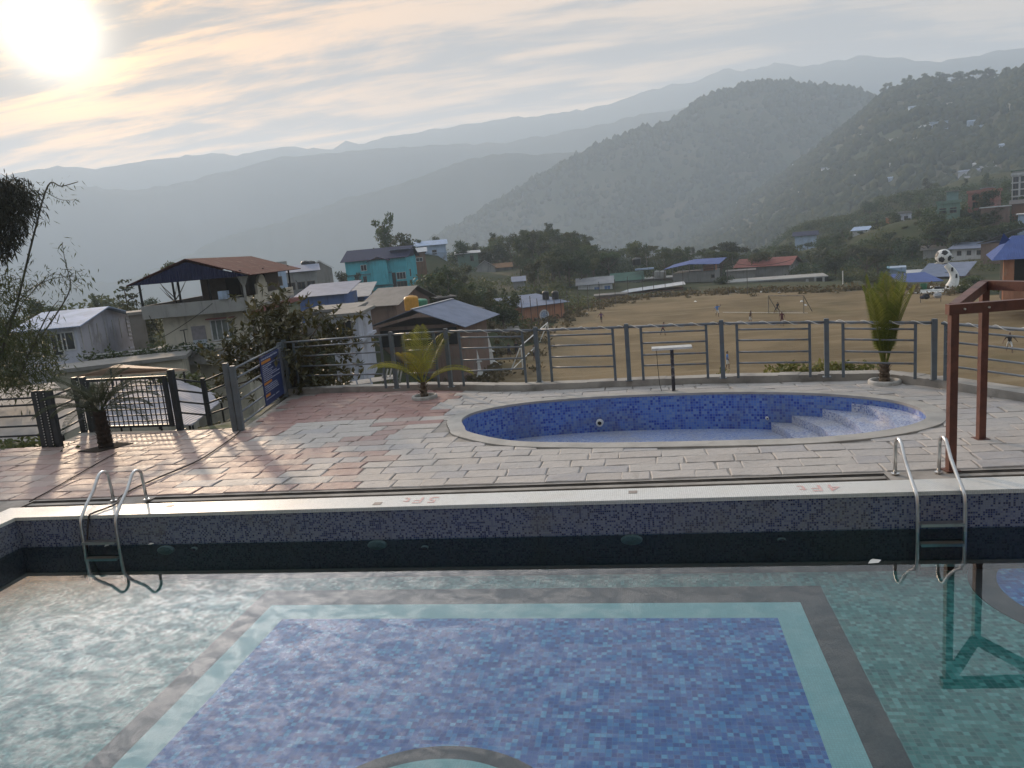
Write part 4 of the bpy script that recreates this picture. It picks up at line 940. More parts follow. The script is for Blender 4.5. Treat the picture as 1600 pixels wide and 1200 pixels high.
for x in (-W8-.8, -1.0, 1.0, W8+.45):
    for y in (-.8, 5.0, D8): b = MB(); b.box(x-.06, x+.06, y-.06, y+.06, 3.08, 5.25+(1-abs(x)/5)*.9); b.build('post', dark_m, ch)
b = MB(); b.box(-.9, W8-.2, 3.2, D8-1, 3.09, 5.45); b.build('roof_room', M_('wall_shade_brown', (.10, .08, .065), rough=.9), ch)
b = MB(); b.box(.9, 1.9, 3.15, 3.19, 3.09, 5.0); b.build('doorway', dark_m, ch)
window(ch, 'F', .72, 1.65, 1.6, 1.5, 5.5, D8, frame_w, M_('curtain_grey', (.10, .12, .11), (.16, .17, .155), scale=3, rough=.8), 'window', 3)
b = MB(); b.box(-.9, .05, -.05, .02, .02, 1.1); b.box(-.9, .05, -.05, .02, 1.1, 2.05, 1); b.build('door', [M_('door_pale', (.38, .42, .47), rough=.6), M_('door_top', (.24, .22, .23), rough=.6)], ch)
b = MB(); b.box(.3, 2.15, -.5, 0, 2.42, 2.5); b.build('window_hood', trim_red, ch)
for u in (.16, .42, .68): window(ch, 'R', u, 1.6, 1.0, 1.7, 2*W8, D8, frame_m)
b = MB()
for a_, c_ in (((-W8-4.5, -2.5, .95), (W8+.9, -2.5, 1.0)), ((W8+.92, -2.5, 1.0), (W8+.92, D8, 1.02)), ((-W8-4.5, -2.5, .80), (W8-1, -2.5, .82))): b.tube([a_, c_], .035, 6)
for k in range(9): x = -W8-3+k*1.35; b.tube([(x, -2.5, .6), (x, -2.5, .99)], .025, 5)
b.build('terrace_rail', M_('rail_white', (.55, .55, .53), rough=.5), ch)
b = MB(); b.tube([(-.6, -2.2, 0), (-.6, -2.2, 2.0)], .035, 6); b.tube([(-.85, -2.2, 2.0), (-.35, -2.2, 2.05)], .03, 6); b.build('antenna', dark_m, ch)
b = MB(); b.tube([(W8+.62, -1.0, -.3), (W8+.62, -1.0, 5.2)], .09, 8); b.lathe([(.09, 0), (.42, .75), (.42, .85)], 8, (W8+.62, -1.0, 4.5)); b.build('rain_pipe', W_grey, ch)
loc = Matrix.Translation(P) @ Matrix.Rotation(R, 4, 'Z')
cbp = loc @ Vector((1.9, -.82, 3.752)); b = MB(); b.box(-.3, .3, -.25, .25, 0, .55); tag(b.build('crate', W_palebl, loc=cbp, rz=R), 'pale blue crate on the parapet of the cream house', 'crate')
# plants hanging over the terrace edge (many small sprays: one mass)
gv = random.Random(5); b = MB()
def spray(b, c, r, n, sz, drop=.3, rg=gv):
    for _ in range(n):
        p = Vector(c)+Vector((rg.gauss(0, r[0]), rg.gauss(0, r[1]), rg.gauss(0, r[2]))); d = Vector((rg.uniform(-1, 1), rg.uniform(-1, 1), rg.uniform(-1-drop, 1-drop))).normalized(); s = sz*rg.uniform(.6, 1.3)
        u = d.cross(Vector((rg.uniform(-1, 1), rg.uniform(-1, 1), rg.uniform(-1, 1)))).normalized()*s*.32
        b.quad(p, p+d*s*.5+u, p+d*s, p+d*s*.5-u)
for k in range(150):
    x = gv.uniform(-W8-4.4, 1.6); q = loc @ Vector((x, -2.55+gv.uniform(-.25, .5), .62+gv.uniform(-.35, .35))); spray(b, q, (.25, .25, .18), 9, .26)
pot_leaf = M_leaf('terrace_leaf', (.035, .05, .02), (.075, .085, .035)); tag(b.build('terrace_plants', pot_leaf), kind='stuff')
house('lower_block', 'low cream block with a stained wall below the terrace of the cream house', 95, 300, 640, 571, 52, 3.0, W_cream, ('flat', W_conc, .0, .3), rz=-.2, cat='house')
# white house at the left
t, w, h = house('white_house', 'white painted house with a blue tin roof behind the bamboo', 42, 132, 578, 512, 60, 9, W_lilac, ('gable_x', T_pale, .9, .5), rz=math.radians(-26), wins=[('F', .30, .60, 1.5, 1.6, frame_w), ('F', .52, .60, 1.5, 1.6, frame_w), ('F', .78, .66, 1.2, 1.3, frame_w), ('F', .08, .55, .8, 1.0, frame_w)], bands=(.06,))
b = MB()
for k in range(7): y = .5+k*1.3; b = MB(); b.box(w/2, w/2+.05, y-.05, y+.05, 1.2, h-.1); b.build('batten', frame_w, t)
pass
for k in range(6): b = MB(); b.bar((w/2+.1, 8.2, .9+k*.32), (w/2+1.2, 8.4, .85+k*.32), .2, .1); b.build('plank', frame_w, t)
house('weathered_shed', 'small weathered grey brick shed between the white house and the cream house', 160, 186, 545, 497, 70, 5, W_rawbrick, ('flat', W_conc, .2, .15)); house('grey_outhouse', 'narrow stained outhouse at the left side of the cream house', 208, 232, 530, 492, 62, 3, W_conc, ('flat', W_conc, .2, .15))
# sheds right below the gate
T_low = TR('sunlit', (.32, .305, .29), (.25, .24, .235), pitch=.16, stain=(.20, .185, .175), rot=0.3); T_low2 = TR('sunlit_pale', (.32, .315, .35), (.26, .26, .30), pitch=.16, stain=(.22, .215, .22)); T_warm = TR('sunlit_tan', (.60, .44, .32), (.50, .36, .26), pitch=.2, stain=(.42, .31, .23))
def low_roof(name, label, pts, z, mt, posts_h=3.0):
    P = [G(px, py, zz) for (px, py), zz in zip(pts, z)]; c_ = sum(P, Vector())/len(P); t = thing(name, label, 'shed roof', c_); b = MB(); sheet(b, [p-c_ for p in P], .05); b.build('tin_sheet', mt, t)
    for p in P: b = MB(); q = p-c_; b.tube([(q.x*.93, q.y*.93, q.z-.06), (q.x*.93, q.y*.93, q.z-posts_h-2)], .05, 6); b.build('post', dark_m, t)
    return t
low_roof('shed_roof', 'pale corrugated shed roof seen through the left railing', ((-40, 690), (75, 690), (150, 655), (85, 598), (-40, 612)), (-2.9, -2.9, -2.5, -1.9, -1.9), T_low)
low_roof('shed_roof', 'wide corrugated shed roof right behind the lattice gate', ((160, 668), (300, 664), (352, 622), (268, 590), (150, 596)), (-2.7, -2.7, -2.5, -1.7, -1.7), T_low2)
low_roof('shed_roof', 'tan sunlit sheet roof just above the top of the gate', ((120, 588), (240, 583), (293, 578), (185, 570), (170, 575)), (-1.3, -1.3, -1.3, -.9, -.9), T_warm, 4)
# village houses between the left trees and the playing field
house('pale_house', 'pale blue house directly behind the red roof', 402, 452, 462, 418, 120, 10, W_palebl, ('parapet', W_grey, .3, .3), wins=win_row('F', (.3, .7), .5, 1.4, 1.4))
t, w, h = house('grey_house', 'grey house with a slate blue roof and two black tanks', 448, 500, 468, 424, 132, 9, W_grey, ('gable_x', T_slate, 1.0, .7), wins=win_row('F', (.2, .5, .8), .5, 1.3, 1.3), bands=(.35,))
house('grey_gable_house', 'plain grey gabled building between the tanks and the cyan house', 486, 524, 460, 420, 150, 8, W_conc, ('gable_y', T_grey, 1.6, .4))
for px, lb in ((481, 'black water tank on the grey house, the one nearer the cyan house'), (473, 'black water tank on the grey house, the one nearer the red roof')): tank(AT(px+6, 420, 138)+Vector((0, 0, -.1)), .8, 1.5, tank_black, lb, 'black tanks on the grey house')
# cyan house
t, w, h = house('cyan_house', 'bright cyan three storey house with a navy blue roof', 545, 640, 462, 405, 165, 11, W_cyan, ('gable_x', T_navy, 2.3, .8), rz=math.radians(-14),
      wins=[('F', .30, .80, 1.3, 1.3, frame_w), ('F', .57, .80, 1.5, 1.4, frame_w), ('F', .30, .46, .8, 1.6, frame_m), ('F', .60, .44, 2.4, 2.0, frame_w), ('F', .90, .50, 2.0, 1.5, frame_w, glass_m, 'window', 2), ('F', .90, .20, 2.2, 2.3, frame_m, glass_m, 'window', 2), ('R', .3, .55, 1.2, 1.6), ('R', .3, .25, 1.2, 1.6)])
for z in (.28, .62): b = MB(); b.box(-w/2-.1, w*.26, -.3, 0, z*h-.1, z*h+.12); b.build('ledge', M_('cyan_dark', (.06, .20, .24), rough=.8), t)
b = MB(); b.box(-w*.08, w*.2, -.8, 0, h*.3, h*.97); b.build('bay', W_cyan, t); b = MB(); sheet(b, [(-w*.13, -1.3, h*.94), (w*.06, -1.4, h*1.07), (w*.06, 1.5, h*1.12), (-w*.13, 1.5, h*1.0)], .08); sheet(b, [(w*.25, -1.3, h*.94), (w*.061, -1.4, h*1.07), (w*.061, 1.5, h*1.12), (w*.25, 1.5, h*1.0)], .08); b.build('porch_roof', T_navy, t)
b = MB(); b.box(w*.25, w*.31, -.06, .5, 0, h*.6); b.build('stair_recess', dark_m, t)
b = MB(); b.box(w*.23, w*.5+.3, 2, 8, h+.1, h+1.6); b.build('roof_room', T_navy, t); b = MB(); b.box(w*.2, w*.5+.6, 1.6, 8.4, h+1.61, h+1.75); b.build('room_roof', T_slate, t)
house('tin_shed', 'half open brown shed with a white tin roof touching the cyan house', 643, 668, 432, 394, 178, 7, W_brown, ('shed', T_white, 1.0, .6), wins=[('F', .6, .7, 1.6, .9, frame_w)])
house('blue_house', 'periwinkle blue house with a matching roof at the top of the knoll', 652, 699, 408, 383, 212, 10, W_palebl, ('gable_x', T_pale, 1.3, .6), wins=win_row('F', (.25, .6), .55, 1.2, 1.2), bands=(.5,))
house('green_hut', 'small green hut with a white flat roof on the wooded knoll', 716, 748, 412, 396, 225, 6, W_green, ('shed', T_white, .7, .9), wins=[('F', .7, .5, 1.0, 1.6)])
house('grey_hut', 'small grey gabled hut below the green hut', 744, 775, 432, 419, 215, 6, W_grey, ('gable_y', T_rust, 2.0, .4)); house('orange_hut', 'low hut with an earth orange roof among the trees of the knoll', 772, 800, 430, 418, 222, 7, W_conc, ('gable_x', TR('orange', (.24, .13, .06)), 1.2, .5))
house('tiny_shed', 'tiny white roofed shed in the trees left of the brick hut', 802, 820, 446, 440, 165, 4, W_grey, ('shed', T_slate, .9, .4))
# middle rows of roofs
house('navy_shed', 'long shed with a navy and pale blue sheet roof behind the near bushy tree', 470, 540, 484, 462, 98, 8, W_blue, ('shed', T_slate, 1.2, .7), rz=-.25)
house('pale_roof_house', 'house under a light grey sheet roof in front of the cyan house', 522, 572, 488, 465, 108, 9, W_blue, ('shed', T_grey, 1.5, .9), rz=-.15)
house('brick_barn', 'brick barn with a weathered grey corrugated roof', 577, 622, 510, 477, 88, 9, W_rawbrick, ('gable_x', T_rust, 1.7, .8), rz=-.5)
house('white_roof_shed', 'small shed with a plain white roof beside the yellow tank', 614, 640, 492, 476, 92, 4, W_rawbrick, ('shed_x', T_white, .5, .3))
house('white_tower_house', 'white house with one dark square window behind the bushy tree', 524, 566, 562, 494, 58, 6, W_lilac, ('flat', W_conc, .2, .35), rz=math.radians(-12), wins=[('F', .52, .72, 1.1, 1.3, frame_m), ('F', .2, .3, .8, 1.0)], bands=(.42,))
house('dark_ruin', 'overgrown dark stone building behind the white house', 480, 560, 520, 487, 66, 6, W_conc, ('flat', W_conc, .3, .2), rz=-.2)
P, R, w_, h_ = place(585, 725, 545, 505, 68, math.radians(-24)); bh = thing('blue_roof_hall', 'long hall with a broad slate blue gable roof behind the spreading palm', 'hall', P, R); HOUSES.append((572, 738, 478, 530, 68))
b = MB(); b.box(-4.0, 3.6, .6, 8.6, -4, 2.0); b.build('wall', W_rawbrick, bh)
b = MB(); b.box(-3.9, 3.5, .52, .6, .2, 1.7); b.build('opening', dark_m, bh)
b = MB(); sheet(b, [(-4.8, -.6, 2.15), (-4.8, 9.4, 2.15), (-.01, 9.4, 3.55), (-.01, -.6, 3.55)], .06); sheet(b, [(4.8, -.6, 1.75), (4.8, 9.4, 1.75), (.01, 9.4, 3.55), (.01, -.6, 3.55)], .06); b.build('roof', T_slate, bh)
b = MB(); b.bar((0, -.65, 3.62), (0, 9.45, 3.62), .3, .05); b.build('ridge_cap', T_white, bh)
tank(AT(644, 484, 80)+Vector((0, 0, 0)), .75, 1.5, tank_yel, 'yellow water tank between the brick barn and the green tank'); bpy.data.objects[-1] if False else None
tank(AT(658, 485, 84), .8, 1.3, tank_green, 'green domed water tank beside the yellow tank')
t, w, h = house('flat_roof_house', 'flat roofed house with a stained pinkish wall and clutter on its roof', 690, 758, 545, 487, 97, 9, W_conc, ('flat', T_rust, .2, .4), rz=math.radians(14), wins=[('F', .2, .6, 1.0, 1.0)])
b = MB(); b.box(-w*.42, -w*.02, 1.5, 5, h+.26, h+1.9); b.build('roof_hut', dark_m, t); b = MB(); b.box(-w*.45, w*.02, 1.2, 5.3, h+1.91, h+2.05); b.build('hut_roof', T_rust, t)
b = MB(); b.box(w*.15, w*.24, -.012, 0, .5, h-.1); b.build('paint_patch', W_pink, t)
tank(AT(728, 492, 99)+Vector((0, 0, .1)), .3, .8, W_grey, 'small pale drum on the flat roof'); 
house('brick_stall', 'low brick building below the flat roofed house', 655, 700, 545, 516, 88, 4, W_rawbrick, ('flat', W_conc, .15, .2), wins=[('F', .5, .5, 1.6, 1.2)])
house('pale_wall_house', 'low house with a pale wall behind the white spires', 770, 812, 542, 519, 98, 4, W_grey, ('flat', W_conc, .15, .2), wins=win_row('F', (.25, .7), .55, .9, .9))
# brick hut at the corner of the field
t, w, h = house('brick_hut', 'orange brick hut with a slate blue roof and a round white emblem', 822, 884, 511, 476, 118, 9, W_orange, ('shed', T_slate, 1.1, .7), rz=math.radians(30), wins=[('R', .3, .75, 1.1, .6, frame_w), ('R', .55, .75, 1.1, .6, frame_w), ('R', .8, .75, 1.1, .6, frame_w)], plinth=2)
b = MB(); n = 20; c_ = (-w*.02, -.03, h*.55)
for r0, r1, mi in ((.85, .62, 0), (.60, .0, 1)):
    b.add([(c_[0]+r*math.cos(2*math.pi*k/n), c_[1], c_[2]+r*math.sin(2*math.pi*k/n)) for r in (r0, r1) for k in range(n)], [(k, (k+1) % n, n+(k+1) % n, n+k) for k in range(n)], mi)
for k in range(7): a = k*.9; b.box(c_[0]+.4*math.cos(a)-.09, c_[0]+.4*math.cos(a)+.09, -.045, -.031, c_[2]+.36*math.sin(a)-.05, c_[2]+.36*math.sin(a)+.05, 0)
b.build('emblem', [M_('emblem_white', (.62, .63, .66), rough=.6), M_('emblem_blue', (.30, .36, .50), rough=.6)], t)
for k in range(3): b = MB(); b.box(w/2+.001, w/2+.03, 1.2+k*2.7, 3.0+k*2.7, .35*h, .42*h); b.build('wall_lettering', frame_w, t)
for px, lb in ((853, 'black water tank on the brick hut, nearer the knoll'), (868, 'black water tank on the brick hut, nearer the field')): tank(AT(px, 466, 122)+Vector((0, 0, -.15)), .55, 1.35, tank_black, lb, 'black tanks on the brick hut')
# behind the playing field
t, w, h = house('white_field_house', 'white house with blue doors and a grey roof at the far edge of the field', 904, 958, 464, 444, 168, 8, W_white, ('gable_x', T_grey, 1.3, .5), wins=[('F', .55, .5, 1.3, 1.6, frame_w, door_m), ('F', .85, .5, 1.4, 1.8, frame_w, door_m)]); b = MB(); b.box(-w/2-.03, -w/2, 0, 8, -1, h); b.build('brick_end', W_brick, t)
house('green_roof_hall', 'hall with a dark green roof and a row of dark panes', 958, 1003, 452, 438, 182, 9, W_grey, ('gable_x', T_green, 1.6, .7), wins=win_row('F', (.12, .3, .5, .7, .88), .45, 1.0, 1.5, frame_w))
house('long_white_roof', 'long low building with a sloping white sheet roof along the field', 972, 1068, 466, 455, 158, 8, W_brown, ('shed_x', T_white, .9, .5)); 
house('brick_yard', 'low rough brick wall building beneath the white sheet roof', 930, 980, 474, 462, 150, 4, W_rawbrick, ('flat', T_rust, .1, .2))
t, w, h = house('canopy_house', 'grey building with a wide bright blue sheet canopy on its roof', 1052, 1118, 458, 425, 178, 9, W_conc, ('none', None, 0, 0), rz=-.15, wins=[('F', .82, .2, 2.0, 2.4, frame_w), ('F', .95, .75, .8, .8)], bands=(.55,))
b = MB(); sheet(b, [(-w/2-1.6, -2, h+1.1), (-w/2+w*.42, -2.2, h+1.9), (-w/2+w*.42, 8, h+2.5), (-w/2-1.0, 8, h+1.6)], .08); sheet(b, [(-w/2+w*.42+.02, -2.2, h+1.9), (w/2+1.2, -1.8, h+1.5), (w/2+1.8, 8, h+2.4), (-w/2+w*.42+.02, 8, h+2.5)], .08); b.build('canopy', T_blue, t)
for x in (-w/2, -w*.1, w*.2, w/2-.1):
    for y in (.2, 7): b = MB(); b.box(x-.08, x+.08, y-.08, y+.08, h, h+1.3+.8*(x > -w/2)*.4); b.build('post', pole_m, t)
b = MB(); b.box(w*.2, w*.48, 2, 6, h, h+1.2); b.build('roof_room', W_orange, t)
for px, lb, mt, r in ((1027, 'pale grey tank beside the blue canopy, farther from it', W_grey, .75), (1036, 'pale grey tank beside the blue canopy, nearer to it', W_grey, .75), (995, 'black tank standing on the green roofed hall', tank_black, 1.0)):
    tank(AT(px, 434 if px > 1000 else 414, 184), r, 1.7, mt, lb, 'tanks by the field')
house('flat_house', 'low flat roofed grey house left of the blue canopy', 1004, 1052, 456, 436, 186, 7, W_conc, ('flat', W_grey, .4, .3), wins=win_row('F', (.3, .7), .5, 1.2, 1.0))
b = MB(); Pq = AT(1007, 421, 184); b.box(-2.2, 2.2, 0, 2, -.1, .25); tag(b.build('water_trough', T_pale, loc=Pq), 'pale blue water trough raised on the flat roof behind the field', 'trough')
house('red_roof_house', 'long low house with a red tin roof far behind the field', 1152, 1232, 428, 416, 212, 9, W_conc, ('gable_x', T_dkred, 1.9, 1.0), rz=-.3)
house('grey_strip_house', 'low house with a rusty flat roof left of the red roof', 1135, 1180, 432, 424, 205, 6, W_conc, ('flat', T_rust, .5, .3))
t, w, h = house('slab_building', 'long unfinished concrete slab building at the far edge of the field', 1134, 1290, 458, 438, 172, 9, W_conc, ('flat', W_grey, .5, .4), rz=.05, plinth=2)
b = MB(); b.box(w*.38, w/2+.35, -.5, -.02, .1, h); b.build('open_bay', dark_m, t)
for x in (w*.39, w*.47): b = MB(); b.box(x-.2, x+.2, -.9, -.52, -1, h); b.build('pillar', W_grey, t)
b = MB(); b.add([(w*.28, -1.6, -1), (w*.34, -1.6, -1), (w*.325, -.5, h*.95), (w*.30, -.5, h*.95)], [(0, 1, 2, 3), (3, 2, 1, 0)]); b.build('white_slide', frame_w, t)
# right hand side
t, w, h = house('blue_shed', 'low shed with a bright blue roof left of the football monument', 1418, 1465, 453, 441, 150, 7, W_cream, ('shed', T_blue, 1.1, .7), rz=.35)
house('blue_hall', 'bigger hall with a slate blue roof behind the football monument', 1440, 1500, 450, 432, 168, 9, W_rawbrick, ('shed', T_slate, 1.9, 1.0), rz=-.2)
house('white_lean_to', 'small white lean to between the blue roofs', 1418, 1440, 442, 428, 172, 4, W_white, ('shed', T_white, .5, .3)); house('pale_roof_shed', 'shed with a pale turquoise roof half hidden by the bushes', 1390, 1416, 428, 418, 188, 6, W_palebl, ('shed_x', TR('turquoise', (.18, .33, .40)), -1.3, .6))
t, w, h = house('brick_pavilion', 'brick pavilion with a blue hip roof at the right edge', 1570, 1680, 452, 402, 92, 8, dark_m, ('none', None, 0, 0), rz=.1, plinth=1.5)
roof_mesh('hip', w, 8, h, 2.1, 1.3).build('roof', T_blue, t)
for x in (-w/2-.25, w*.12): b = MB(); b.box(x, x+.9, -.6, .1, -1.5, h-.02); b.build('pillar', W_orange, t)
b = MB(); b.box(-w/2-.3, w/2, -.02, .1, -1.5, .5); b.build('low_wall', W_orange, t)
b = MB(); b.add([(-w/2-.5, 3, h+1.3), (-w/2+.6, 3, h+1.6), (-w/2-.1, 3.2, h+2.5)], [(0, 1, 2), (2, 1, 0)]); b.build('ridge_ornament', T_blue, t)
house('blue_row_house', 'long white house with a dull blue roof on the lower right slope', 1486, 1548, 402, 388, 205, 8, W_white, ('gable_x', T_slate, 1.2, .7), rz=-.4, wins=win_row('F', (.2, .45, .7), .5, 1.0, 1.1))
house('tin_roof_house', 'house with a big tilted grey tin roof above the blue pavilion', 1532, 1582, 392, 380, 190, 9, W_rawbrick, ('shed_x', T_grey, 2.6, .7), rz=-.3); house('grey_row_house', 'low grey roofed house left of the long white house on the slope', 1442, 1486, 398, 390, 215, 6, W_grey, ('shed', T_rust, .8, .6))
house('blue_roof_cottage', 'white cottage with a blue roof alone in the woods', 1332, 1355, 369, 360, 275, 7, W_white, ('gable_x', T_pale, 1.1, .6), rz=-.3); house('slate_cottage', 'pale cottage with a dark blue roof at the left end of the wooded slope', 1242, 1276, 386, 368, 300, 8, W_palebl, ('gable_x', T_navy, 1.4, .8))
house('grey_block_house', 'grey two storey block house behind the big round tree', 1396, 1424, 358, 334, 290, 9, W_lilac, ('parapet', W_conc, .2, .3), wins=win_row('F', (.3, .7), .7, 1.2, 1.4)+win_row('F', (.3, .7), .25, 1.2, 1.4)); house('orange_hut', 'narrow orange hut hidden behind the big round tree', 1384, 1392, 353, 340, 296, 4, W_orange, ('flat', W_conc, .2, .3))
t, w, h = house('green_house', 'green terraced house with tanks on the roof on the right slope', 1464, 1500, 340, 318, 232, 9, W_green, ('parapet', W_green, .3, .3), wins=win_row('F', (.25, .7), .5, 1.6, 1.4), bands=(.55,)); b = MB(); b.box(-w*.1, w*.42, 2, 8, h+.2, h+3.0); b.build('upper_storey', wallm('sea_green', (.20, .28, .27)), t); b = MB(); b.box(-w*.16, w*.46, 1.6, 8.3, h+3.02, h+3.25); b.build('upper_roof', W_grey, t)
tank(AT(1484, 306, 238), .7, 1.3, tank_black, 'dark tank on the green house, farther from the pink house', 'tanks on the green house'); tank(AT(1490, 306, 238), .7, 1.3, tank_black, 'dark tank on the green house, nearer the pink house', 'tanks on the green house')
house('pink_house', 'salmon pink house with a balcony on the right slope', 1512, 1552, 326, 301, 245, 9, W_pink, ('parapet', W_pink, .4, .3), rz=-.2, wins=win_row('F', (.3, .72), .72, 1.7, 1.5)+win_row('F', (.3, .6), .25, 1.4, 1.6), bands=(.48,)); house('pink_annex', 'taller pink annex with a grey roof behind the pink house', 1534, 1552, 305, 294, 255, 6, W_pink, ('flat', T_grey, .3, .5))
house('white_apartments', 'white four storey apartment block at the right edge of the slope', 1580, 1640, 316, 272, 295, 10, W_white, ('parapet', W_white, .3, .4), wins=sum([win_row('F', (.1, .3, .5, .7, .9), v, 1.5, 1.7) for v in (.13, .38, .62, .86)], []), bands=(.26, .5, .75)); house('penthouse', 'small roof house with a green roof on top of the white apartments', 1582, 1620, 272, 266, 297, 7, W_grey, ('flat', T_green, .4, .5))
house('brown_house', 'brown tin walled house below the white apartments', 1580, 1640, 330, 317, 235, 8, W_brown, ('shed', TR('brown', (.10, .085, .08)), 1.0, .6)); house('white_terrace', 'white flat roofed house below the brown house', 1590, 1650, 346, 334, 215, 8, W_palebl, ('flat', W_white, .5, .4)); house('white_strip_roof', 'long strip of white roofing among the trees below the pink house', 1532, 1578, 330, 324, 228, 6, W_rawbrick, ('flat', W_white, .4, .3))
# small houses scattered over the far village hill
rh = random.Random(21)
FAR = [(1417, 173, 14), (1432, 174, 22), (1472, 170, 18), (1535, 163, 16), (1492, 146, 8), (1503, 144, 8), (1515, 144, 8), (1527, 142, 10), (1590, 168, 14), (1470, 200, 22), (1440, 203, 14), (1525, 197, 14), (1535, 200, 16), (1397, 226, 10), (1327, 246, 6), (1396, 258, 9), (1460, 218, 10), (1437, 222, 12), (1500, 243, 14), (1575, 239, 22), (1560, 250, 12), (1530, 262, 14), (1548, 268, 18), (1516, 276, 24), (1510, 285, 18), (1570, 272, 16), (1290, 270, 14), (1302, 272, 12), (1275, 274, 10), (1240, 260, 9), (1150, 262, 10), (1340, 280, 9), (1385, 283, 10), (1190, 240, 9), (1345, 215, 10), (1255, 305, 10)]
def village_point(px, py):
    grid, p0, st_, rows = RIDGES['hill_village']; best = None
    gi = int((px-p0)/st_)
    for i in range(max(0, gi-30), min(len(grid), gi+31)):
        for j in range(1, rows):
            u, v = PIX(grid[i][j]); e = abs(u-px)+abs(v-py)
            if best is None or e < best[0]: best = (e, Vector(grid[i][j]))
    return best
far_wm = [W_white, W_lilac, W_palebl, W_cream]; far_rm = [T_white, T_grey, T_pale, T_slate]
FAR.sort()
HN = {'up': [], 'mid': [], 'low': []}
for k, (px, py, wd) in enumerate(FAR):
    e, P = village_point(px, py); dd = math.hypot(P.x, P.y); w = wd*dd/FPX; h = w*.28+1.5; az = math.atan2(P.x, P.y); t = thing('far_house', 'small pale house scattered on the hazy village hill', 'house', P, -az+rh.uniform(-.3, .3), 'small houses on the hazy hill')
    b = MB(); b.box(-w/2, w/2, 0, w*.5, -3, h); b.build('wall', far_wm[k % 4], t); roof_mesh('gable_x' if k % 3 else 'flat', w, w*.5, h, 1.2, .4).build('roof', far_rm[(k*7) % 4], t); HN['up' if py < 180 else 'mid' if py < 250 else 'low'].append(t)
OR_ = ['first', 'second', 'third', 'fourth', 'fifth', 'sixth', 'seventh', 'eighth', 'ninth', 'tenth', 'eleventh', 'twelfth', 'thirteenth', 'fourteenth', 'fifteenth', 'sixteenth']
for k_, ph in (('up', 'just below the pine ridge'), ('mid', 'halfway up the hazy village hill'), ('low', 'low on the hazy village hill')):
    for i_, t in enumerate(HN[k_]): t['label'] = f'small pale house {ph}, {OR_[min(i_, 15)]} from the left'

def wire(pts, d, r, label, sag=.4):
    P = [AT(px, py, d) for px, py in pts]; b = MB()
    for a, c_ in zip(P, P[1:]): b.tube([a.lerp(c_, t/8)-Vector((0, 0, sag*4*(t/8)*(1-t/8))) for t in range(9)], r, 5)
    tag(b.build('cable', dark_m), label, 'cable')
wire([(233, 493), (254, 527), (332, 474)], 54, .022, 'thin cable sagging across the front of the cream house', .1)
wire([(462, 438), (500, 452), (548, 440)], 125, .05, 'slack overhead cable between the grey house and the cyan house', 1.2)
wire([(1052, 418), (1150, 412), (1240, 405)], 176, .05, 'overhead cable running right from the blue canopy', .8)
# ------------------------------------------------------------------ trees
bark = M_('bark', (.11, .085, .06), (.06, .048, .036), scale=6, rough=.95, bump=.6, rnd=.2); bark_pale = M_('bark_pale', (.25, .22, .18), (.15, .13, .10), scale=5, rough=.95, bump=.4)
L_dark = M_leaf('leaf_dark', (.032, .049, .020), (.074, .090, .038)); L_mid = M_leaf('leaf_mid', (.045, .066, .024), (.105, .115, .045)); L_olive = M_leaf('leaf_olive', (.052, .063, .02), (.115, .115, .042)); L_grey = M_leaf('leaf_grey', (.045, .055, .035), (.085, .09, .055)); L_bam = M_leaf('leaf_bamboo', (.036, .050, .013), (.085, .098, .028), trans=.35)
def leaf_mesh(name, lumps, n, size, mat, seed=0, drop=.0, aspect=.55, shell=.55):
    """many small leaf faces spread through a set of lumps (cx, cy, cz, rx, ry, rz)"""
    g = np.random.default_rng(seed); L = np.array(lumps, dtype=float); vol = (L[:, 3]*L[:, 4]*L[:, 5])**.75; k = g.choice(len(L), n, p=vol/vol.sum())
    d = g.normal(size=(n, 3)); d /= np.linalg.norm(d, axis=1)[:, None]; r = g.random(n)**(1/3*shell+.05)
    C_ = L[k, :3]+d*r[:, None]*L[k, 3:]*(1+.18*g.normal(size=(n, 1)))
    a = d*.6+g.normal(size=(n, 3))*.8; a[:, 2] -= drop; a /= np.linalg.norm(a, axis=1)[:, None]
    u = np.cross(a, g.normal(size=(n, 3))); u /= np.linalg.norm(u, axis=1)[:, None]; s = size*(.6+.8*g.random((n, 1)))
    V = np.stack([C_-a*s*.5, C_+u*s*aspect*.5, C_+a*s*.5, C_-u*s*aspect*.5], 1).reshape(-1, 3)
    me = bpy.data.meshes.new(name); me.vertices.add(4*n); me.vertices.foreach_set('co', V.ravel().astype(np.float32)); me.loops.add(4*n); me.loops.foreach_set('vertex_index', np.arange(4*n, dtype=np.int32))
    me.polygons.add(n); me.polygons.foreach_set('loop_start', np.arange(0, 4*n, 4, dtype=np.int32)); me.update(); me.materials.append(mat); return me
def limb_mesh(h, r, limbs, seed=0, lean=.03):
    g = random.Random(seed); b = MB(); tp = []
    for i in range(6): t = i/5; tp.append(Vector((lean*math.sin(t*3+seed)*h, lean*math.cos(t*2.3+seed)*h*.7, t*h)))
    b.tube(tp, [r*(1-.75*i/5) for i in range(6)], 7)
    for (az, t0, ln, up) in limbs:
        i = min(4, int(t0*5)); p = tp[i].lerp(tp[i+1], t0*5-i); d = Vector((math.cos(az), math.sin(az), up)).normalized(); b.tube([p, p+d*ln*.5+Vector((0, 0, .02*ln)), p+d*ln+Vector((0, 0, .12*ln))], [r*.42, r*.28, r*.08], 5)
    return b
PROTO = {}
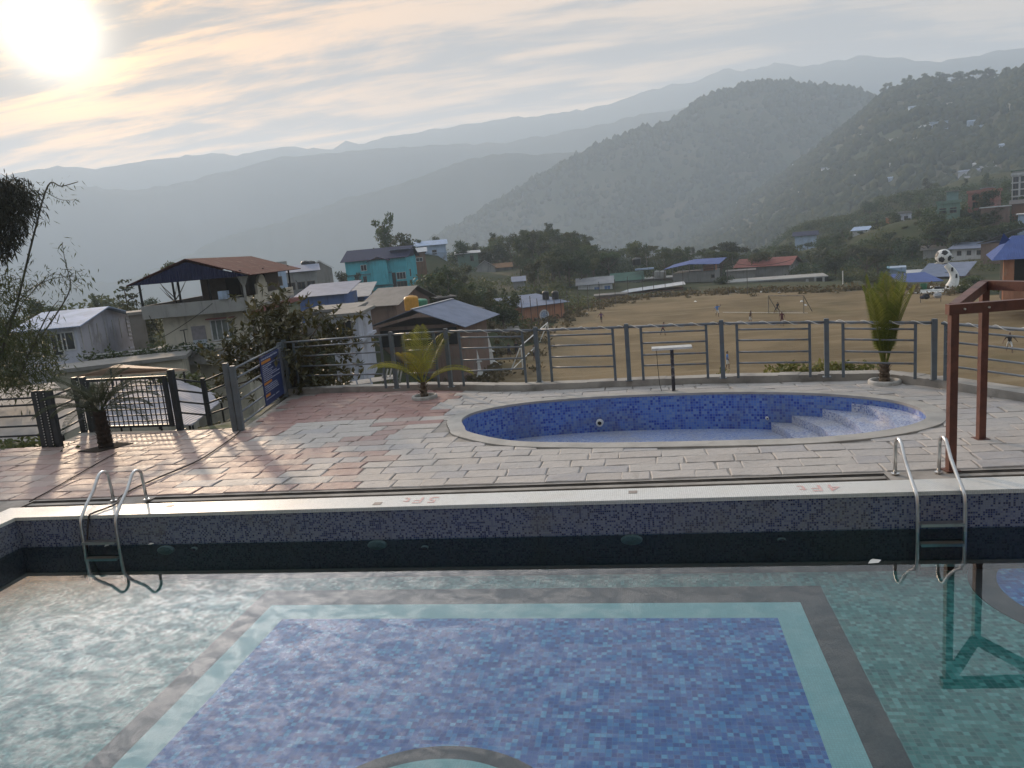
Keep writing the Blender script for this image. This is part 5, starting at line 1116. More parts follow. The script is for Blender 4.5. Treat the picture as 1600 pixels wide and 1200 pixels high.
def proto(kind, seed):
    """unit-height tree: returns (trunk mesh, crown mesh)"""
    if (kind, seed) in PROTO: return PROTO[(kind, seed)]
    g = random.Random(seed*17+5); L = []
    lim = [(g.uniform(0, 6.28), g.uniform(.35, .8), g.uniform(.2, .34), g.uniform(.3, 1.1)) for _ in range(6)]
    if kind == 'round':
        for _ in range(11): a = g.uniform(0, 6.28); q = g.uniform(.05, .26); s = g.uniform(.10, .19); L.append((q*math.cos(a), q*math.sin(a), g.uniform(.38, .84), s, s, s*.75))
        n, sz, mt = 1500, .052, (L_dark, L_mid, L_olive)[seed % 3]; r = .028
    elif kind == 'tall':
        for k in range(13): z = .30+.65*k/12; a = g.uniform(0, 6.28); q = g.uniform(.03, .17)*(1.15-abs(z-.55)); s = g.uniform(.06, .12); L.append((q*math.cos(a), q*math.sin(a), z, s, s, s*.9))
        n, sz, mt = 1400, .042, (L_mid, L_grey, L_dark)[seed % 3]; r = .02
    elif kind == 'umbrella':
        for _ in range(14): a = g.uniform(0, 6.28); q = g.uniform(.08, .62); s = g.uniform(.11, .19); L.append((q*math.cos(a), q*math.sin(a), .86-q*.28+g.uniform(-.07, .05), s, s, s*.36))
        n, sz, mt = 1700, .05, (L_mid, L_olive, L_grey)[seed % 3]; r = .03; lim = [(k*.9+g.uniform(0, .4), g.uniform(.4, .6), g.uniform(.42, .6), g.uniform(.5, .8)) for k in range(7)]
    elif kind == 'conifer':
        for k in range(9):
            z = .18+.78*k/8
            for a in (k*1.1, k*1.1+2.1, k*1.1+4.2): q = .20*(1-z)+.04; s = .10*(1.1-z)+.03; L.append((q*math.cos(a), q*math.sin(a), z, s, s, s*.55))
        n, sz, mt = 1500, .045, (L_dark, L_dark, L_grey)[seed % 3]; r = .022
    elif kind == 'bush':
        for _ in range(9): a = g.uniform(0, 6.28); q = g.uniform(.0, .42); s = g.uniform(.22, .34); L.append((q*math.cos(a), q*math.sin(a), g.uniform(.22, .62), s, s, s*.8))
        n, sz, mt = 1000, .10, (L_dark, L_olive, L_mid)[seed % 3]; r = .03; lim = [(k*1.1, .2, .5, .8) for k in range(5)]
    elif kind == 'bamboo':
        for k in range(12): a = g.uniform(0, 6.28); z = g.uniform(.25, .98); q = .06+.20*z*g.random(); L.append((q*math.cos(a), q*math.sin(a), z-.25*q, .08, .08, .11))
        n, sz, mt = 1500, .05, (L_olive, L_bam, L_mid)[seed % 3]; r = .012; lim = [(k*.8, .05, .8, 2.6) for k in range(7)]
    tm = limb_mesh(.88 if kind in ('conifer', 'tall') else .62 if kind != 'bush' else .4, r, lim, seed, .035).mesh('trunk', bark if kind != 'tall' else bark_pale, True)
    PROTO[(kind, seed)] = (tm, leaf_mesh('crown', L, n, sz, mt, seed+31, drop=.3, shell=.7)); return PROTO[(kind, seed)]
def plant_tree(kind, seed, P, h, label, cat='tree', name=None, group=None, wide=1.0, rz=0.0):
    tm, cm = proto(kind, seed); t = thing(name or kind+'_tree', label, cat, (P[0], P[1], P[2]-.15), rz, group); t.scale = (h*wide, h*wide, h)
    link('trunk', tm, t); link('crown', cm, t); return t
def top_tree(kind, seed, px, pytop, dist, label, wide=1.0, name=None, group=None, base=None, cat='tree'):
    g_ = ground_pt(px, dist); T = AT(px, pytop, dist); P = Vector((T.x, T.y, g_.z)); return plant_tree(kind, seed, P, max(1.2, T.z-P.z), label, cat, name, group, wide, rz=px*.37)
# trees that can be told apart
top_tree('tall', 3, 597, 334, 185, 'tall slim pale tree rising behind the cyan house', .85); top_tree('round', 1, 622, 356, 192, 'darker rounded tree right beside the tall slim tree', .8); top_tree('round', 4, 575, 380, 182, 'dark tree at the left end of the cyan house roof', .75)
top_tree('umbrella', 2, 1124, 372, 215, 'lone flat topped umbrella tree between the field and the far hill', .95); top_tree('tall', 5, 854, 348, 262, 'feathery tall tree standing above the wooded knoll', 1.1); top_tree('umbrella', 4, 890, 357, 245, 'broad layered tree at the right end of the knoll', .75)
top_tree('round', 2, 997, 367, 235, 'broad dark tree over the grey roofed hall', 1.0); top_tree('round', 7, 1058, 380, 228, 'rounded tree left of the umbrella tree', .8)
top_tree('umbrella', 7, 262, 398, 125, 'hazy spreading tree behind the left end of the red roof', .62); top_tree('conifer', 3, 192, 432, 92, 'dark layered conifer left of the cream house', .95); top_tree('round', 5, 205, 462, 84, 'dark bushy tree under the conifer by the cream house', 1.0)
top_tree('round', 8, 148, 437, 175, 'pale hazy tree far left beyond the white house', 1.0); top_tree('round', 3, 108, 452, 190, 'second pale hazy tree near the bamboo', 1.2); top_tree('round', 6, 66, 470, 112, 'dark low tree above the roof of the white house', 1.1); top_tree('round', 9, 125, 462, 205, 'faint hazy tree between the two pale trees', 1.5); top_tree('round', 2, 20, 455, 215, 'faint hazy tree behind the bamboo stems', 1.4)
top_tree('round', 7, 1397, 327, 270, 'big round olive tree in front of the grey block house', 1.05); top_tree('conifer', 0, 1448, 322, 262, 'small dark conifer left of the green house', 1.0); top_tree('round', 0, 1540, 293, 242, 'dark tree spreading over the pink house', 1.3); top_tree('round', 9, 1575, 340, 208, 'large dark tree below the brown house', 1.1)
top_tree('round', 3, 1295, 395, 190, 'dark round bush tree behind the slab building', 1.2); top_tree('round', 6, 1220, 386, 235, 'dark leafy tree above the red roof', .9)
top_tree('bush', 1, 575, 460, 100, 'dark bushes below the wall of the cyan house', 1.4, 'bush', cat='bush') ; top_tree('round', 2, 500, 470, 84, 'dark overgrown tree on the ruin behind the bushy tree', 1.3); top_tree('tall', 1, 560, 425, 150, 'thin pale tree left of the cyan house wall', .9); top_tree('round', 0, 535, 420, 158, 'grey green tree between the grey gable and the cyan house', .9)
def hits_house(px, py0, py1, hw, dist):
    for x0, x1, y0, y1, d in HOUSES:
        if d > dist-2 and px+hw > x0 and px-hw < x1 and py1 > y0 and py0 < y1: return True
    return False
ORD = ['first', 'second', 'third', 'fourth', 'fifth', 'sixth', 'seventh', 'eighth', 'ninth', 'tenth', 'eleventh', 'twelfth', 'thirteenth', 'fourteenth', 'fifteenth', 'sixteenth', 'seventeenth', 'eighteenth', 'nineteenth', 'twentieth']
ADJ = {'round': 'round crowned', 'tall': 'slim tall', 'bamboo': 'feathery', 'umbrella': 'flat topped', 'bush': 'low scrubby', 'conifer': 'layered'}
def name_apart(lst, zones, noun):
    """lst: (px, dist, kind, object); zones: (px limit, place phrase). Split into look, place and row, then rank along the row."""
    ds = sorted(d for _, d, _, _ in lst); q1, q2 = ds[len(ds)//3], ds[2*len(ds)//3]; bins = {}
    for px, d, k, o in lst:
        z = next((ph for lim, ph in zones if px < lim), zones[-1][1]); bins.setdefault((k, z, 'front' if d < q1 else 'middle' if d < q2 else 'back'), []).append((px, o))
    for (k, z, r), m in bins.items():
        m.sort(key=lambda a: a[0])
        for i, (_, o) in enumerate(m):
            o['label'] = f"{ADJ[k]} {noun} {z}, {r} row" + (f", {ORD[min(i, 19)]} from left" if len(m) > 1 else '')
def forest(n, pxr, dr, hr, kinds, label, group, skyline=None, seed=0, wide=(.85, 1.25), name=None, cat='tree', tries=12, keep=None, minsep=0.0):
    g = random.Random(seed); c_ = 0; pts = []; made = []
    for _ in range(n*tries):
        if c_ >= n: break
        px = g.uniform(*pxr); d = g.uniform(dr[0]**.8, dr[1]**.8)**1.25; P = ground_pt(px, d)
        if inpoly(P.x, P.y, poly): continue
        if keep and not keep(px, d): continue
        h = g.uniform(*hr); u, v = PIX(P); u2, v2 = PIX((P.x, P.y, P.z+h)); hw = h*.32*FPX/d
        if skyline and v2 < interp(skyline, u)-2: 
            h *= max(.3, (v-interp(skyline, u))/(v-v2)); v2 = interp(skyline, u)
            if h < hr[0]*.5: continue
        if hits_house(u, v2, v, hw*.7, d): continue
        if minsep and any((P.x-q[0])**2+(P.y-q[1])**2 < minsep**2 for q in pts): continue
        pts.append((P.x, P.y)); k = g.choice(kinds); made.append((u, d, k, plant_tree(k, g.randrange(10), P, h, 'tree', cat, name, group, g.uniform(*wide), g.uniform(0, 6.28)))); c_ += 1
    name_apart(made, label, cat)
    return c_
SKY = [(0, 470), (140, 455), (200, 460), (330, 455), (430, 440), (540, 420), (560, 402), (600, 385), (640, 376), (690, 368), (730, 357), (790, 356), (840, 355), (905, 362), (925, 385), (950, 388), (985, 375), (1040, 385), (1100, 385), (1180, 388), (1240, 376), (1300, 366), (1360, 345), (1400, 330), (1440, 325), (1470, 335), (1510, 330), (1600, 320), (1700, 315)]
KN_ = forest(92, (650, 925), (168, 270), (6, 10), ['round', 'round', 'tall', 'bamboo', 'round'], [(720, 'below the green hut'), (790, 'above the flat roofed house'), (860, 'on the knoll behind the hut'), (2000, 'behind the white field house')], 'trees packed on the wooded knoll', SKY, 3, minsep=2.6)
KM_ = forest(44, (620, 840), (98, 165), (4.5, 7.5), ['bamboo', 'round', 'bamboo', 'tall', 'bush'], [(690, 'above the yellow tank'), (760, 'behind the flat roofed house'), (2000, 'left of the brick hut')], 'trees on the slope below the knoll', SKY, 4, minsep=2.2)
KR_ = forest(64, (880, 1250), (188, 285), (5.5, 10), ['round', 'round', 'tall', 'umbrella'], [(970, 'right of the white field house'), (1050, 'behind the green roofed hall'), (1130, 'behind the blue canopy'), (2000, 'behind the red roofed house')], 'trees behind the field buildings', SKY, 5, minsep=3)
KS_ = forest(84, (1235, 1690), (182, 330), (5, 9.5), ['round', 'round', 'round', 'umbrella', 'tall'], [(1330, 'behind the slab building'), (1410, 'below the grey block house'), (1480, 'above the football monument'), (1560, 'below the pink house'), (2000, 'below the white apartments')], 'trees on the lower right slope', SKY, 6, minsep=3)
KU_ = forest(26, (1330, 1700), (330, 470), (6, 10), ['round', 'tall'], [(1430, 'on the slope left of the green house'), (1520, 'on the slope above the green house'), (2000, 'on the slope above the pink house')], 'hazy trees on the upper right slope', None, 7, keep=lambda px, d: True, minsep=5)
KL_ = forest(22, (-60, 560), (88, 200), (4, 6.5), ['round', 'tall', 'bush'], [(150, 'behind the white house'), (300, 'behind the cream house'), (2000, 'left of the cyan house')], 'hazy trees among the left roofs', SKY, 8, minsep=4)
KF_ = forest(34, (900, 1680), (120, 190), (1.2, 2.4), ['bush'], [(1050, 'by the white sheet roof'), (1150, 'below the blue canopy'), (1300, 'in front of the slab building'), (1420, 'right of the slab building'), (2000, 'beside the football monument')], 'bushes along the field edge', None, 9, (1.0, 1.9), 'bush', 'bush', minsep=2)
forest(26, (1270, 1430), (215, 288), (4.5, 8), ['round', 'round', 'bush', 'tall'], [(1320, 'left of the lone white cottage'), (1370, 'around the lone white cottage'), (2000, 'right of the lone white cottage')], 'trees round the white cottage', SKY, 13, minsep=3)
forest(26, (1265, 1440), (290, 430), (6, 9), ['round', 'round', 'tall'], [(1330, 'on the rise behind the slate roofed cottage'), (1380, 'on the rise behind the white cottage'), (2000, 'on the rise beside the block house')], 'trees on the rise', SKY, 17, minsep=5)
for k_, (px_, tp_, d_, lb_) in enumerate(((1460, 328, 222, 'bushy tree at the left foot of the green house'), (1480, 334, 218, 'bushy tree hiding the middle of the green house foot'), (1499, 330, 222, 'bushy tree between the green house and the pink house'), (1520, 318, 232, 'bushy tree at the left foot of the pink house'), (1543, 320, 228, 'bushy tree at the right foot of the pink house'), (1408, 352, 262, 'bushy tree at the foot of the grey block house'), (1262, 377, 285, 'bushy tree at the foot of the slate roofed cottage'), (1250, 380, 288, 'second bushy tree at the foot of the slate roofed cottage'), (1343, 366, 262, 'small bush tree at the foot of the lone white cottage'))): top_tree('round', k_, px_, tp_, d_, lb_, 1.5)
RISE = []
for k_ in range(26):
    px_ = 1284+k_*6.2; d_ = 240+18*(k_ % 3); RISE.append((px_, d_, 'bush', top_tree('bush', k_ % 10, px_, 361+ (k_ % 4)*4+max(0, (1380-px_)*.13), d_, 'bush', 1.5, 'bush', 'bushes on the rise', cat='bush')))
name_apart(RISE, [(1345, 'below the lone white cottage'), (1390, 'between the cottage and the block house'), (2000, 'below the grey block house')], 'bush')
print('forest', KN_, KM_, KR_, KS_, KU_, KL_, KF_)
# undergrowth filling the wooded slopes, and the pine crowds on the far hills: masses
def mass(name, pts, n_per, sz, mat, seed, spread):
    lumps = [(x, y, z+spread*.35, spread, spread, spread*.6) for x, y, z in pts]; o = link(name, leaf_mesh(name, lumps, n_per*len(pts), sz, mat, seed, shell=1.0)); return tag(o, kind='stuff')
g = random.Random(77); pts = []
while len(pts) < 950:
    a = g.random()
    px, d = (g.uniform(630, 930), g.uniform(100, 270)) if a < .4 else (g.uniform(1230, 1700), g.uniform(178, 420)) if a < .78 else (g.uniform(880, 1250), g.uniform(190, 290)) if a < .88 else (g.uniform(-80, 600), g.uniform(84, 190))
    P = ground_pt(px, d)
    if inpoly(P.x, P.y, poly): continue
    u, v = PIX(P); 
    if hits_house(u, v-8, v, 5, d): continue
    pts.append((P.x, P.y, P.z))
mass('undergrowth', pts, 46, .55, L_olive, 5, 2.2)
pts = []
while len(pts) < 700:
    px, d = g.uniform(1180, 1720), g.uniform(205, 450); P = ground_pt(px, d)
    if inpoly(P.x, P.y, poly): continue
    u, v = PIX(P)
    if hits_house(u, v-22, v, 10, d): continue
    pts.append((P.x, P.y, P.z))
mass('woodland', pts, 170, .75, L_dark, 15, 3.3)
pts = []
while len(pts) < 260:
    P = ground_pt(g.uniform(1235, 1450), g.uniform(270, 440)); u, v = PIX(P)
    if not hits_house(u, v-22, v, 8, math.hypot(P.x, P.y)): pts.append((P.x, P.y, P.z))
mass('woodland', pts, 170, .75, L_mid, 16, 3.4)
pts = []
while len(pts) < 240:
    P = ground_pt(g.uniform(860, 1260), g.uniform(196, 300)); u, v = PIX(P)
    if not hits_house(u, v-20, v, 8, math.hypot(P.x, P.y)) and not inpoly(P.x, P.y, poly): pts.append((P.x, P.y, P.z))
mass('woodland', pts, 150, .65, L_dark, 18, 2.9)
def hill_crowns(rname, n, size, seed, mat, tmin, jit, px0, px1, crest_share=.2):
    grid, p0, st_, rows = RIDGES[rname]; g = random.Random(seed); ico = bmesh.new(); bmesh.ops.create_icosphere(ico, subdivisions=1, radius=1.0)
    bv = np.array([v.co[:] for v in ico.verts]); bf = np.array([[v.index for v in f.verts] for f in ico.faces]); ico.free(); ng = np.random.default_rng(seed); V = []; F = []; c_ = 0
    i0, i1 = max(0, int((px0-p0)/st_)), min(len(grid)-2, int((px1-p0)/st_))
    while c_ < n:
        i = g.randrange(i0, i1); t = 1-g.random()*.03 if g.random() < crest_share else tmin+(1-tmin)*g.random()**.8
        fj = t*rows; j = min(rows-1, int(fj)); a, b_ = fj-j, g.random()
        p = [grid[i][j][k]*(1-a)*(1-b_)+grid[i][j+1][k]*a*(1-b_)+grid[i+1][j][k]*(1-a)*b_+grid[i+1][j+1][k]*a*b_ for k in range(3)]
        if t < .96 and mnoise.noise(Vector((p[0]*.011, p[1]*.011, seed))) < -.05 and g.random() < .8: continue
        s = size*g.uniform(.5, 1.25); v = bv*(1+jit*ng.normal(size=(len(bv), 1)))*np.array([s, s, s*g.uniform(.8, 1.5)])+np.array([p[0], p[1], p[2]+s*.6])
        V.append(v); F.append(bf+len(bv)*c_); c_ += 1
    V = np.concatenate(V); F = np.concatenate(F); me = bpy.data.meshes.new('forest'); me.from_pydata(V.tolist(), [], F.tolist()); me.materials.append(mat); me.polygons.foreach_set('use_smooth', [True]*len(F)); return tag(link('forest', me), kind='stuff')
hill_leaf = M_('hill_forest', (.028, .036, .018), (.06, .062, .03), scale=.05, rough=1.0, spec=0)
hill_crowns('hill_village', 9000, 4.2, 3, hill_leaf, .12, .16, 1000, 1750, .10); hill_crowns('hill_wooded', 5000, 6.0, 4, hill_leaf, .45, .16, 650, 1500, .22)
# pines standing clear on the crest of the village hill
pg_ = random.Random(9); grid, p0, st_, rows = RIDGES['hill_village']
PINES = []
for k in range(26):
    px = 1470+pg_.uniform(0, 120) if k > 5 else 1380+pg_.uniform(0, 80); i = int((px-p0)/st_); q = grid[i][rows]; h = pg_.uniform(13, 22)
    PINES.append((px, 1, 'umbrella' if k % 2 else 'round', plant_tree('umbrella' if k % 2 else 'round', k % 10, (q[0], q[1], q[2]-1), h, 'pine', 'tree', 'pine_tree', 'pines on the crest of the village hill', .5 if k % 2 else .8, k)))
name_apart(PINES, [(1470, 'on the rounded top of the village hill'), (1530, 'on the ridge above the white rooftops'), (2000, 'on the ridge at the right edge')], 'pine')
# dry weeds along the edges of the field: a mass
pts = []
for k in range(520):
    a = g.randrange(1, 13); p, q = poly[a-1], poly[a]; t = g.random(); P = p.lerp(q, t); n_ = Vector((-(q-p).y, (q-p).x, 0)).normalized(); P = P+n_*g.gauss(1.5, 2.6); pts.append((P.x, P.y, max(-9.1, ground(P.x, P.y))))
mass('weeds', pts, 26, .5, M_leaf('leaf_dry', (.085, .07, .03), (.15, .115, .055)), 6, .9)
# weeds at the foot of the railing
pts = []
for k in range(60): px = g.gauss(1300, 55); P = G(px, 588, .1); pts.append((P.x, P.y+.9+g.uniform(0, .5), g.uniform(-.35, .05)))
mass('roadside_weeds', pts, 26, .11, M_leaf('leaf_weed', (.10, .11, .03), (.19, .17, .06)), 8, .22)

# ------------------------------------------------------------------ plants on and beside the deck
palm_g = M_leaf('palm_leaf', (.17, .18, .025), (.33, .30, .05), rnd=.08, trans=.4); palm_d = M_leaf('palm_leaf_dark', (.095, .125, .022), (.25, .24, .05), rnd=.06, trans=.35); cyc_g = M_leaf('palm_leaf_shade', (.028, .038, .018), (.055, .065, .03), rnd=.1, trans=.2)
palm_trunk = M_('palm_trunk', (.15, .115, .08), (.07, .052, .038), scale=14, rough=.95, bump=.9)
def frond(parent, base, az, length, el, droop, n, ll, lw, mat, lift=.35, rib=None, twist=0.0, r0=.014):
    b = MB(); pts = []; p = Vector(base); e = el; N_ = 14
    for i in range(N_+1): pts.append(p.copy()); p = p+Vector((math.cos(az)*math.cos(e), math.sin(az)*math.cos(e), math.sin(e)))*length/N_; e -= droop/N_*(.4+1.2*i/N_)
    b.tube(pts, [r0*(1-.8*i/N_) for i in range(N_+1)], 5)
    for i in range(n):
        t = .16+.84*(i+.5)/n; k = min(N_-1, int(t*N_)); q = pts[k].lerp(pts[k+1], t*N_-k); d = (pts[k+1]-pts[k]).normalized(); sd_ = d.cross(Vector((0, 0, 1)));
        sd_ = sd_.normalized() if sd_.length > .05 else Vector((math.sin(az), -math.cos(az), 0)); up = sd_.cross(d)
        if twist: R_ = Matrix.Rotation(twist, 3, d); sd_ = R_ @ sd_; up = R_ @ up
        L_ = ll*(math.sin(math.pi*(.12+.83*t))**.7)
        for s in (-1, 1):
            v = (sd_*s*1.0+d*(.75+.5*t)+up*lift).normalized(); w = d*lw*.5; m = q+v*L_*.55+up*.02; e_ = q+v*L_-Vector((0, 0, L_*.22))
            b.add([q-w*.6, q+w*.6, m+w, e_, m-w], [(0, 1, 2, 4), (4, 2, 3)])
    return b.build('frond', mat, parent)
def trunk_lathe(parent, h, r, mat=palm_trunk, scales=True, seed=1):
    b = MB(); prof = []; n = int(h/.045)
    for i in range(n+1): z = h*i/n; prof.append((r*(1.1-.25*i/n)*(1.08 if i % 2 else .94), z))
    b.lathe(prof, 11); g_ = random.Random(seed)
    if scales:
        for _ in range(int(h*130)):
            a = g_.uniform(0, 6.28); z = g_.uniform(.03, h); q = Vector((r*math.cos(a), r*math.sin(a), z)); o_ = Vector((math.cos(a), math.sin(a), .8)); tn = Vector((-math.sin(a), math.cos(a), 0))
            b.add([q-tn*.025, q+tn*.025, q+o_*g_.uniform(.04, .10)], [(0, 1, 2)])
    return b.build('trunk', mat, parent)
p1 = thing('spreading_palm', 'small yellow green palm with spreading fronds in the planter ring beside the red paving', 'palm', (-4.87, 16.03, .03)); trunk_lathe(p1, .34, .075)
for az, ln, el, dr in ((math.radians(172), 1.35, .75, 1.25), (math.radians(8), 1.15, .62, 1.35), (math.radians(58), 1.35, 1.05, .55), (math.radians(128), 1.25, 1.2, .45), (math.radians(95), 1.30, 1.38, .25), (math.radians(250), 1.05, 1.15, .8), (math.radians(215), 1.1, .85, 1.0)): frond(p1, (0, 0, .28), az, ln, el, dr, 25, .46, .022, palm_g, .3)
p2 = thing('tied_palm', 'young green palm with fronds tied upright by a cord near the fence corner', 'palm', (4.42, 15.06, .03)); trunk_lathe(p2, .36, .09)
for k in range(15): a = k*.42*math.pi; frond(p2, (.03*math.cos(a), .03*math.sin(a), .30), a, 1.55+.22*math.sin(k*2.1), 1.36+.05*math.cos(k), .0 if k % 3 else .22, 42, .36, .022, palm_d, .5)
b = MB(); n = 24; ring = [(.17*math.cos(2*math.pi*k/n), .17*math.sin(2*math.pi*k/n), 1.05+.015*math.sin(k)) for k in range(n+1)]; b.tube(ring, .008, 5); b.build('tie_cord', rope_m, p2)
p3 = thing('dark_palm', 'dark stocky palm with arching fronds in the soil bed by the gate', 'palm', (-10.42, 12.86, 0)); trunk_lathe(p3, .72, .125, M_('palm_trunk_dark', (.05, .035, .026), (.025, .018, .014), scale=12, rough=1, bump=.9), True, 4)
pr_ = random.Random(12)
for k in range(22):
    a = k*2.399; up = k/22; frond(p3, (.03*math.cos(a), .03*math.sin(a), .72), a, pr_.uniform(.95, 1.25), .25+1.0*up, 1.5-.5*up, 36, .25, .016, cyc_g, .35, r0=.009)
# bushy tree just behind the notice board
nt = thing('leafy_tree', 'large leaved bushy tree growing up behind the notice board', 'tree', (-9.6, 20.2, -5.5)); tb_ = MB(); nl = []; g2 = random.Random(41)
targets = [AT(px, py, d) for px, py, d in ((440, 462, 21), (420, 478, 21), (400, 505, 20.5), (375, 535, 20.5), (360, 555, 20), (395, 545, 20), (430, 520, 20), (455, 500, 20.5), (480, 492, 21), (500, 505, 21), (520, 510, 21), (540, 525, 21), (510, 540, 20.5), (480, 545, 20), (455, 540, 20), (495, 575, 20), (525, 565, 20.5), (470, 590, 19.6), (510, 600, 20), (535, 590, 20.5), (420, 560, 19.6), (390, 585, 19.6), (450, 575, 19.6), (545, 545, 21), (425, 498, 20.6), (465, 520, 20.4), (345, 575, 20.2), (370, 600, 20), (430, 545, 20), (410, 530, 20.2), (470, 560, 19.8), (500, 525, 20.6), (440, 490, 20.8), (520, 590, 20.2), (480, 605, 19.6), (445, 600, 19.5))]
root = Vector((-9.6, 20.2, -5.6)); hub = AT(455, 600, 20.3); tb_.tube([root-nt.location, hub-nt.location+Vector((0, 0, -.6))], [.16, .11], 8)
lb = MB()
for T in targets:
    T = T+Vector((g2.uniform(-.1, .1), g2.uniform(-.25, .25), 0)); m = hub.lerp(T, .5)+Vector((g2.uniform(-.2, .2), g2.uniform(-.2, .2), .15)); s = hub+Vector((0, 0, -.65)); tb_.tube([s-nt.location, m-nt.location, T-nt.location], [.055, .035, .012], 5)
    for _ in range(14):
        c_ = T+Vector((g2.gauss(0, .26), g2.gauss(0, .30), g2.gauss(0, .20))); d0 = Vector((g2.uniform(-1, 1), g2.uniform(-1, 1), g2.uniform(-.3, 1))).normalized()
        for q in range(7):
            a = q*2.4; u = d0.orthogonal().normalized(); w = d0.cross(u); d = (u*math.cos(a)+w*math.sin(a)+d0*g2.uniform(.0, .7)).normalized(); L_ = g2.uniform(.13, .25); n_ = d.cross(Vector((g2.uniform(-.4, .4), g2.uniform(-.4, .4), 1))).normalized()*L_*.24; p = c_-nt.location; up = n_.cross(d).normalized()*L_*.05
            lb.add([p, p+d*L_*.45+n_+up, p+d*L_, p+d*L_*.45-n_+up, p+d*L_*.5-up], [(0, 1, 4), (1, 2, 4), (2, 3, 4), (3, 0, 4)])
gloss_leaf = M_leaf('leaf_glossy', (.042, .052, .018), (.11, .10, .036), rnd=.02, trans=.22); gloss_leaf.node_tree.nodes['Principled BSDF'].inputs['Roughness'].default_value = .45; gloss_leaf.node_tree.nodes['Principled BSDF'].inputs['Specular IOR Level'].default_value = .5
tb_.build('trunk', bark, nt, smooth=True); lb.build('foliage', gloss_leaf, nt)
# bamboo at the left edge
bm_ = thing('bamboo', 'tall bamboo clump with drooping dark leaves at the left edge', 'bamboo', (-42.3, 36.4, -8.5)); o0 = Vector(bm_.location); culm_m = M_('culm', (.06, .055, .03), (.04, .035, .022), scale=8, rough=.6); lv = MB(); lv2 = MB(); g3 = random.Random(8)
def bleaf(p, s, n, spread, drop=.8, lv=lv):
    s *= 1.3; spread *= 1.3
    for _ in range(n):
        q = Vector(p)+Vector((g3.gauss(0, spread), g3.gauss(0, spread), g3.gauss(0, spread*.8))); d = Vector((g3.uniform(-1, 1), g3.uniform(-1, 1), g3.uniform(-1.2, .5)-drop*.4)).normalized(); L_ = s*g3.uniform(.6, 1.3); n_ = d.cross(Vector((g3.uniform(-1, 1), g3.uniform(-1, 1), 1))).normalized()*L_*.075; q = q-o0
        lv.add([q, q+d*L_*.4+n_, q+d*L_, q+d*L_*.4-n_], [(0, 1, 2, 3)])
def culm(path, r0, leaves=(), twig=0):
    P = [AT(px, py, d) for px, py, d in path]; pts = []
    for i in range(len(P)-1):
        a, b_, c_, d_ = P[max(i-1, 0)], P[i], P[i+1], P[min(i+2, len(P)-1)]
        for s in range(5): t = s/5; pts.append(.5*((2*b_)+(c_-a)*t+(2*a-5*b_+4*c_-d_)*t*t+(3*b_-a-3*c_+d_)*t**3))
    pts.append(P[-1]); b = MB(); b.tube([p-o0 for p in pts], [1.3*r0*(1-.8*i/len(pts)) for i in range(len(pts))], 6); b.build('culm', culm_m, bm_, smooth=True)
    for i in range(len(pts)):
        if twig and i % twig == 0:
            for _ in range(2): q = pts[i]+Vector((g3.uniform(-.42, .42), g3.uniform(-.4, .4), g3.uniform(-.2, .3))); bleaf(q, .24, 5, .12)
    return pts
D_ = 41.0
culm([(-20, 700, D_), (-5, 580, D_), (25, 480, D_), (52, 370, D_), (75, 290, D_), (96, 291, D_-.4), (122, 284, D_-.2)], .055, twig=4)
for a in (((72, 300, D_), (95, 312, D_), (120, 312, D_)), ((70, 305, D_), (50, 300, D_), (25, 300, D_)), ((60, 340, D_), (72, 345, D_)), ((40, 420, D_), (50, 395, D_))): 
    for p in culm(list(a), .015): bleaf(p, .22, 3, .10)
culm([(40, 560, D_), (95, 480, D_), (110, 445, D_), (102, 410, D_), (97, 378, D_)], .03, twig=2); culm([(30, 590, D_), (70, 500, D_), (92, 468, D_)], .033, twig=3); culm([(-10, 560, D_), (30, 470, D_), (70, 440, D_), (110, 432, D_), (134, 440, D_)], .022, twig=1); culm([(0, 520, D_), (45, 462, D_), (85, 428, D_), (120, 448, D_)], .02, twig=1)
culm([(-60, 640, D_), (-70, 450, D_), (-40, 330, D_), (0, 285, D_), (35, 300, D_)], .07)
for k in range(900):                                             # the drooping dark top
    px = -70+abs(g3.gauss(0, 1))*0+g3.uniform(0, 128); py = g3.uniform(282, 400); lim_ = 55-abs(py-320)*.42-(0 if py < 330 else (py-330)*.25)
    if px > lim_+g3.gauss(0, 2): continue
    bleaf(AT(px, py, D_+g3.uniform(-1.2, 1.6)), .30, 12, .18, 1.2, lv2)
for k in range(1000):                                             # the dense lower mass
    py = g3.uniform(425, 612); edge = 22+ (py-425)*.5 if py < 560 else 95-(py-560)*.7; px = g3.uniform(-90, edge+g3.gauss(0, 8))
    if py < 520 and g3.random() < .55: continue
    bleaf(AT(px, py, D_+.4+g3.uniform(-1.6, 2.0)), .27, 13, .26, .5)
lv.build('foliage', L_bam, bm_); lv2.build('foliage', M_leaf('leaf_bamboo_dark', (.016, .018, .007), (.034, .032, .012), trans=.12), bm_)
# shrub masses beyond the gate
for px, py, d, h, lb_, kd in ((270, 566, 40, 2.2, 'dark shrub in front of the lower cream wall', 'bush'), (20, 655, 19, 1.3, 'dark undergrowth bush beyond the left railing', 'bush'), (95, 672, 17.5, .9, 'low dark bush below the double railing posts', 'bush'), (340, 640, 21, 1.0, 'low green bush on the earth slope by the gate', 'bush')):
    T = AT(px, py, d); plant_tree(kd, (px+1) % 10, (T.x, T.y, T.z-h*1.05), h*1.1, lb_, 'bush', 'bush', None, 1.2)
T = AT(480, 610, 19); plant_tree('bush', 4, (T.x, T.y, T.z-1.3), 1.5, 'dark low bush behind the kerb corner', 'bush', 'bush')
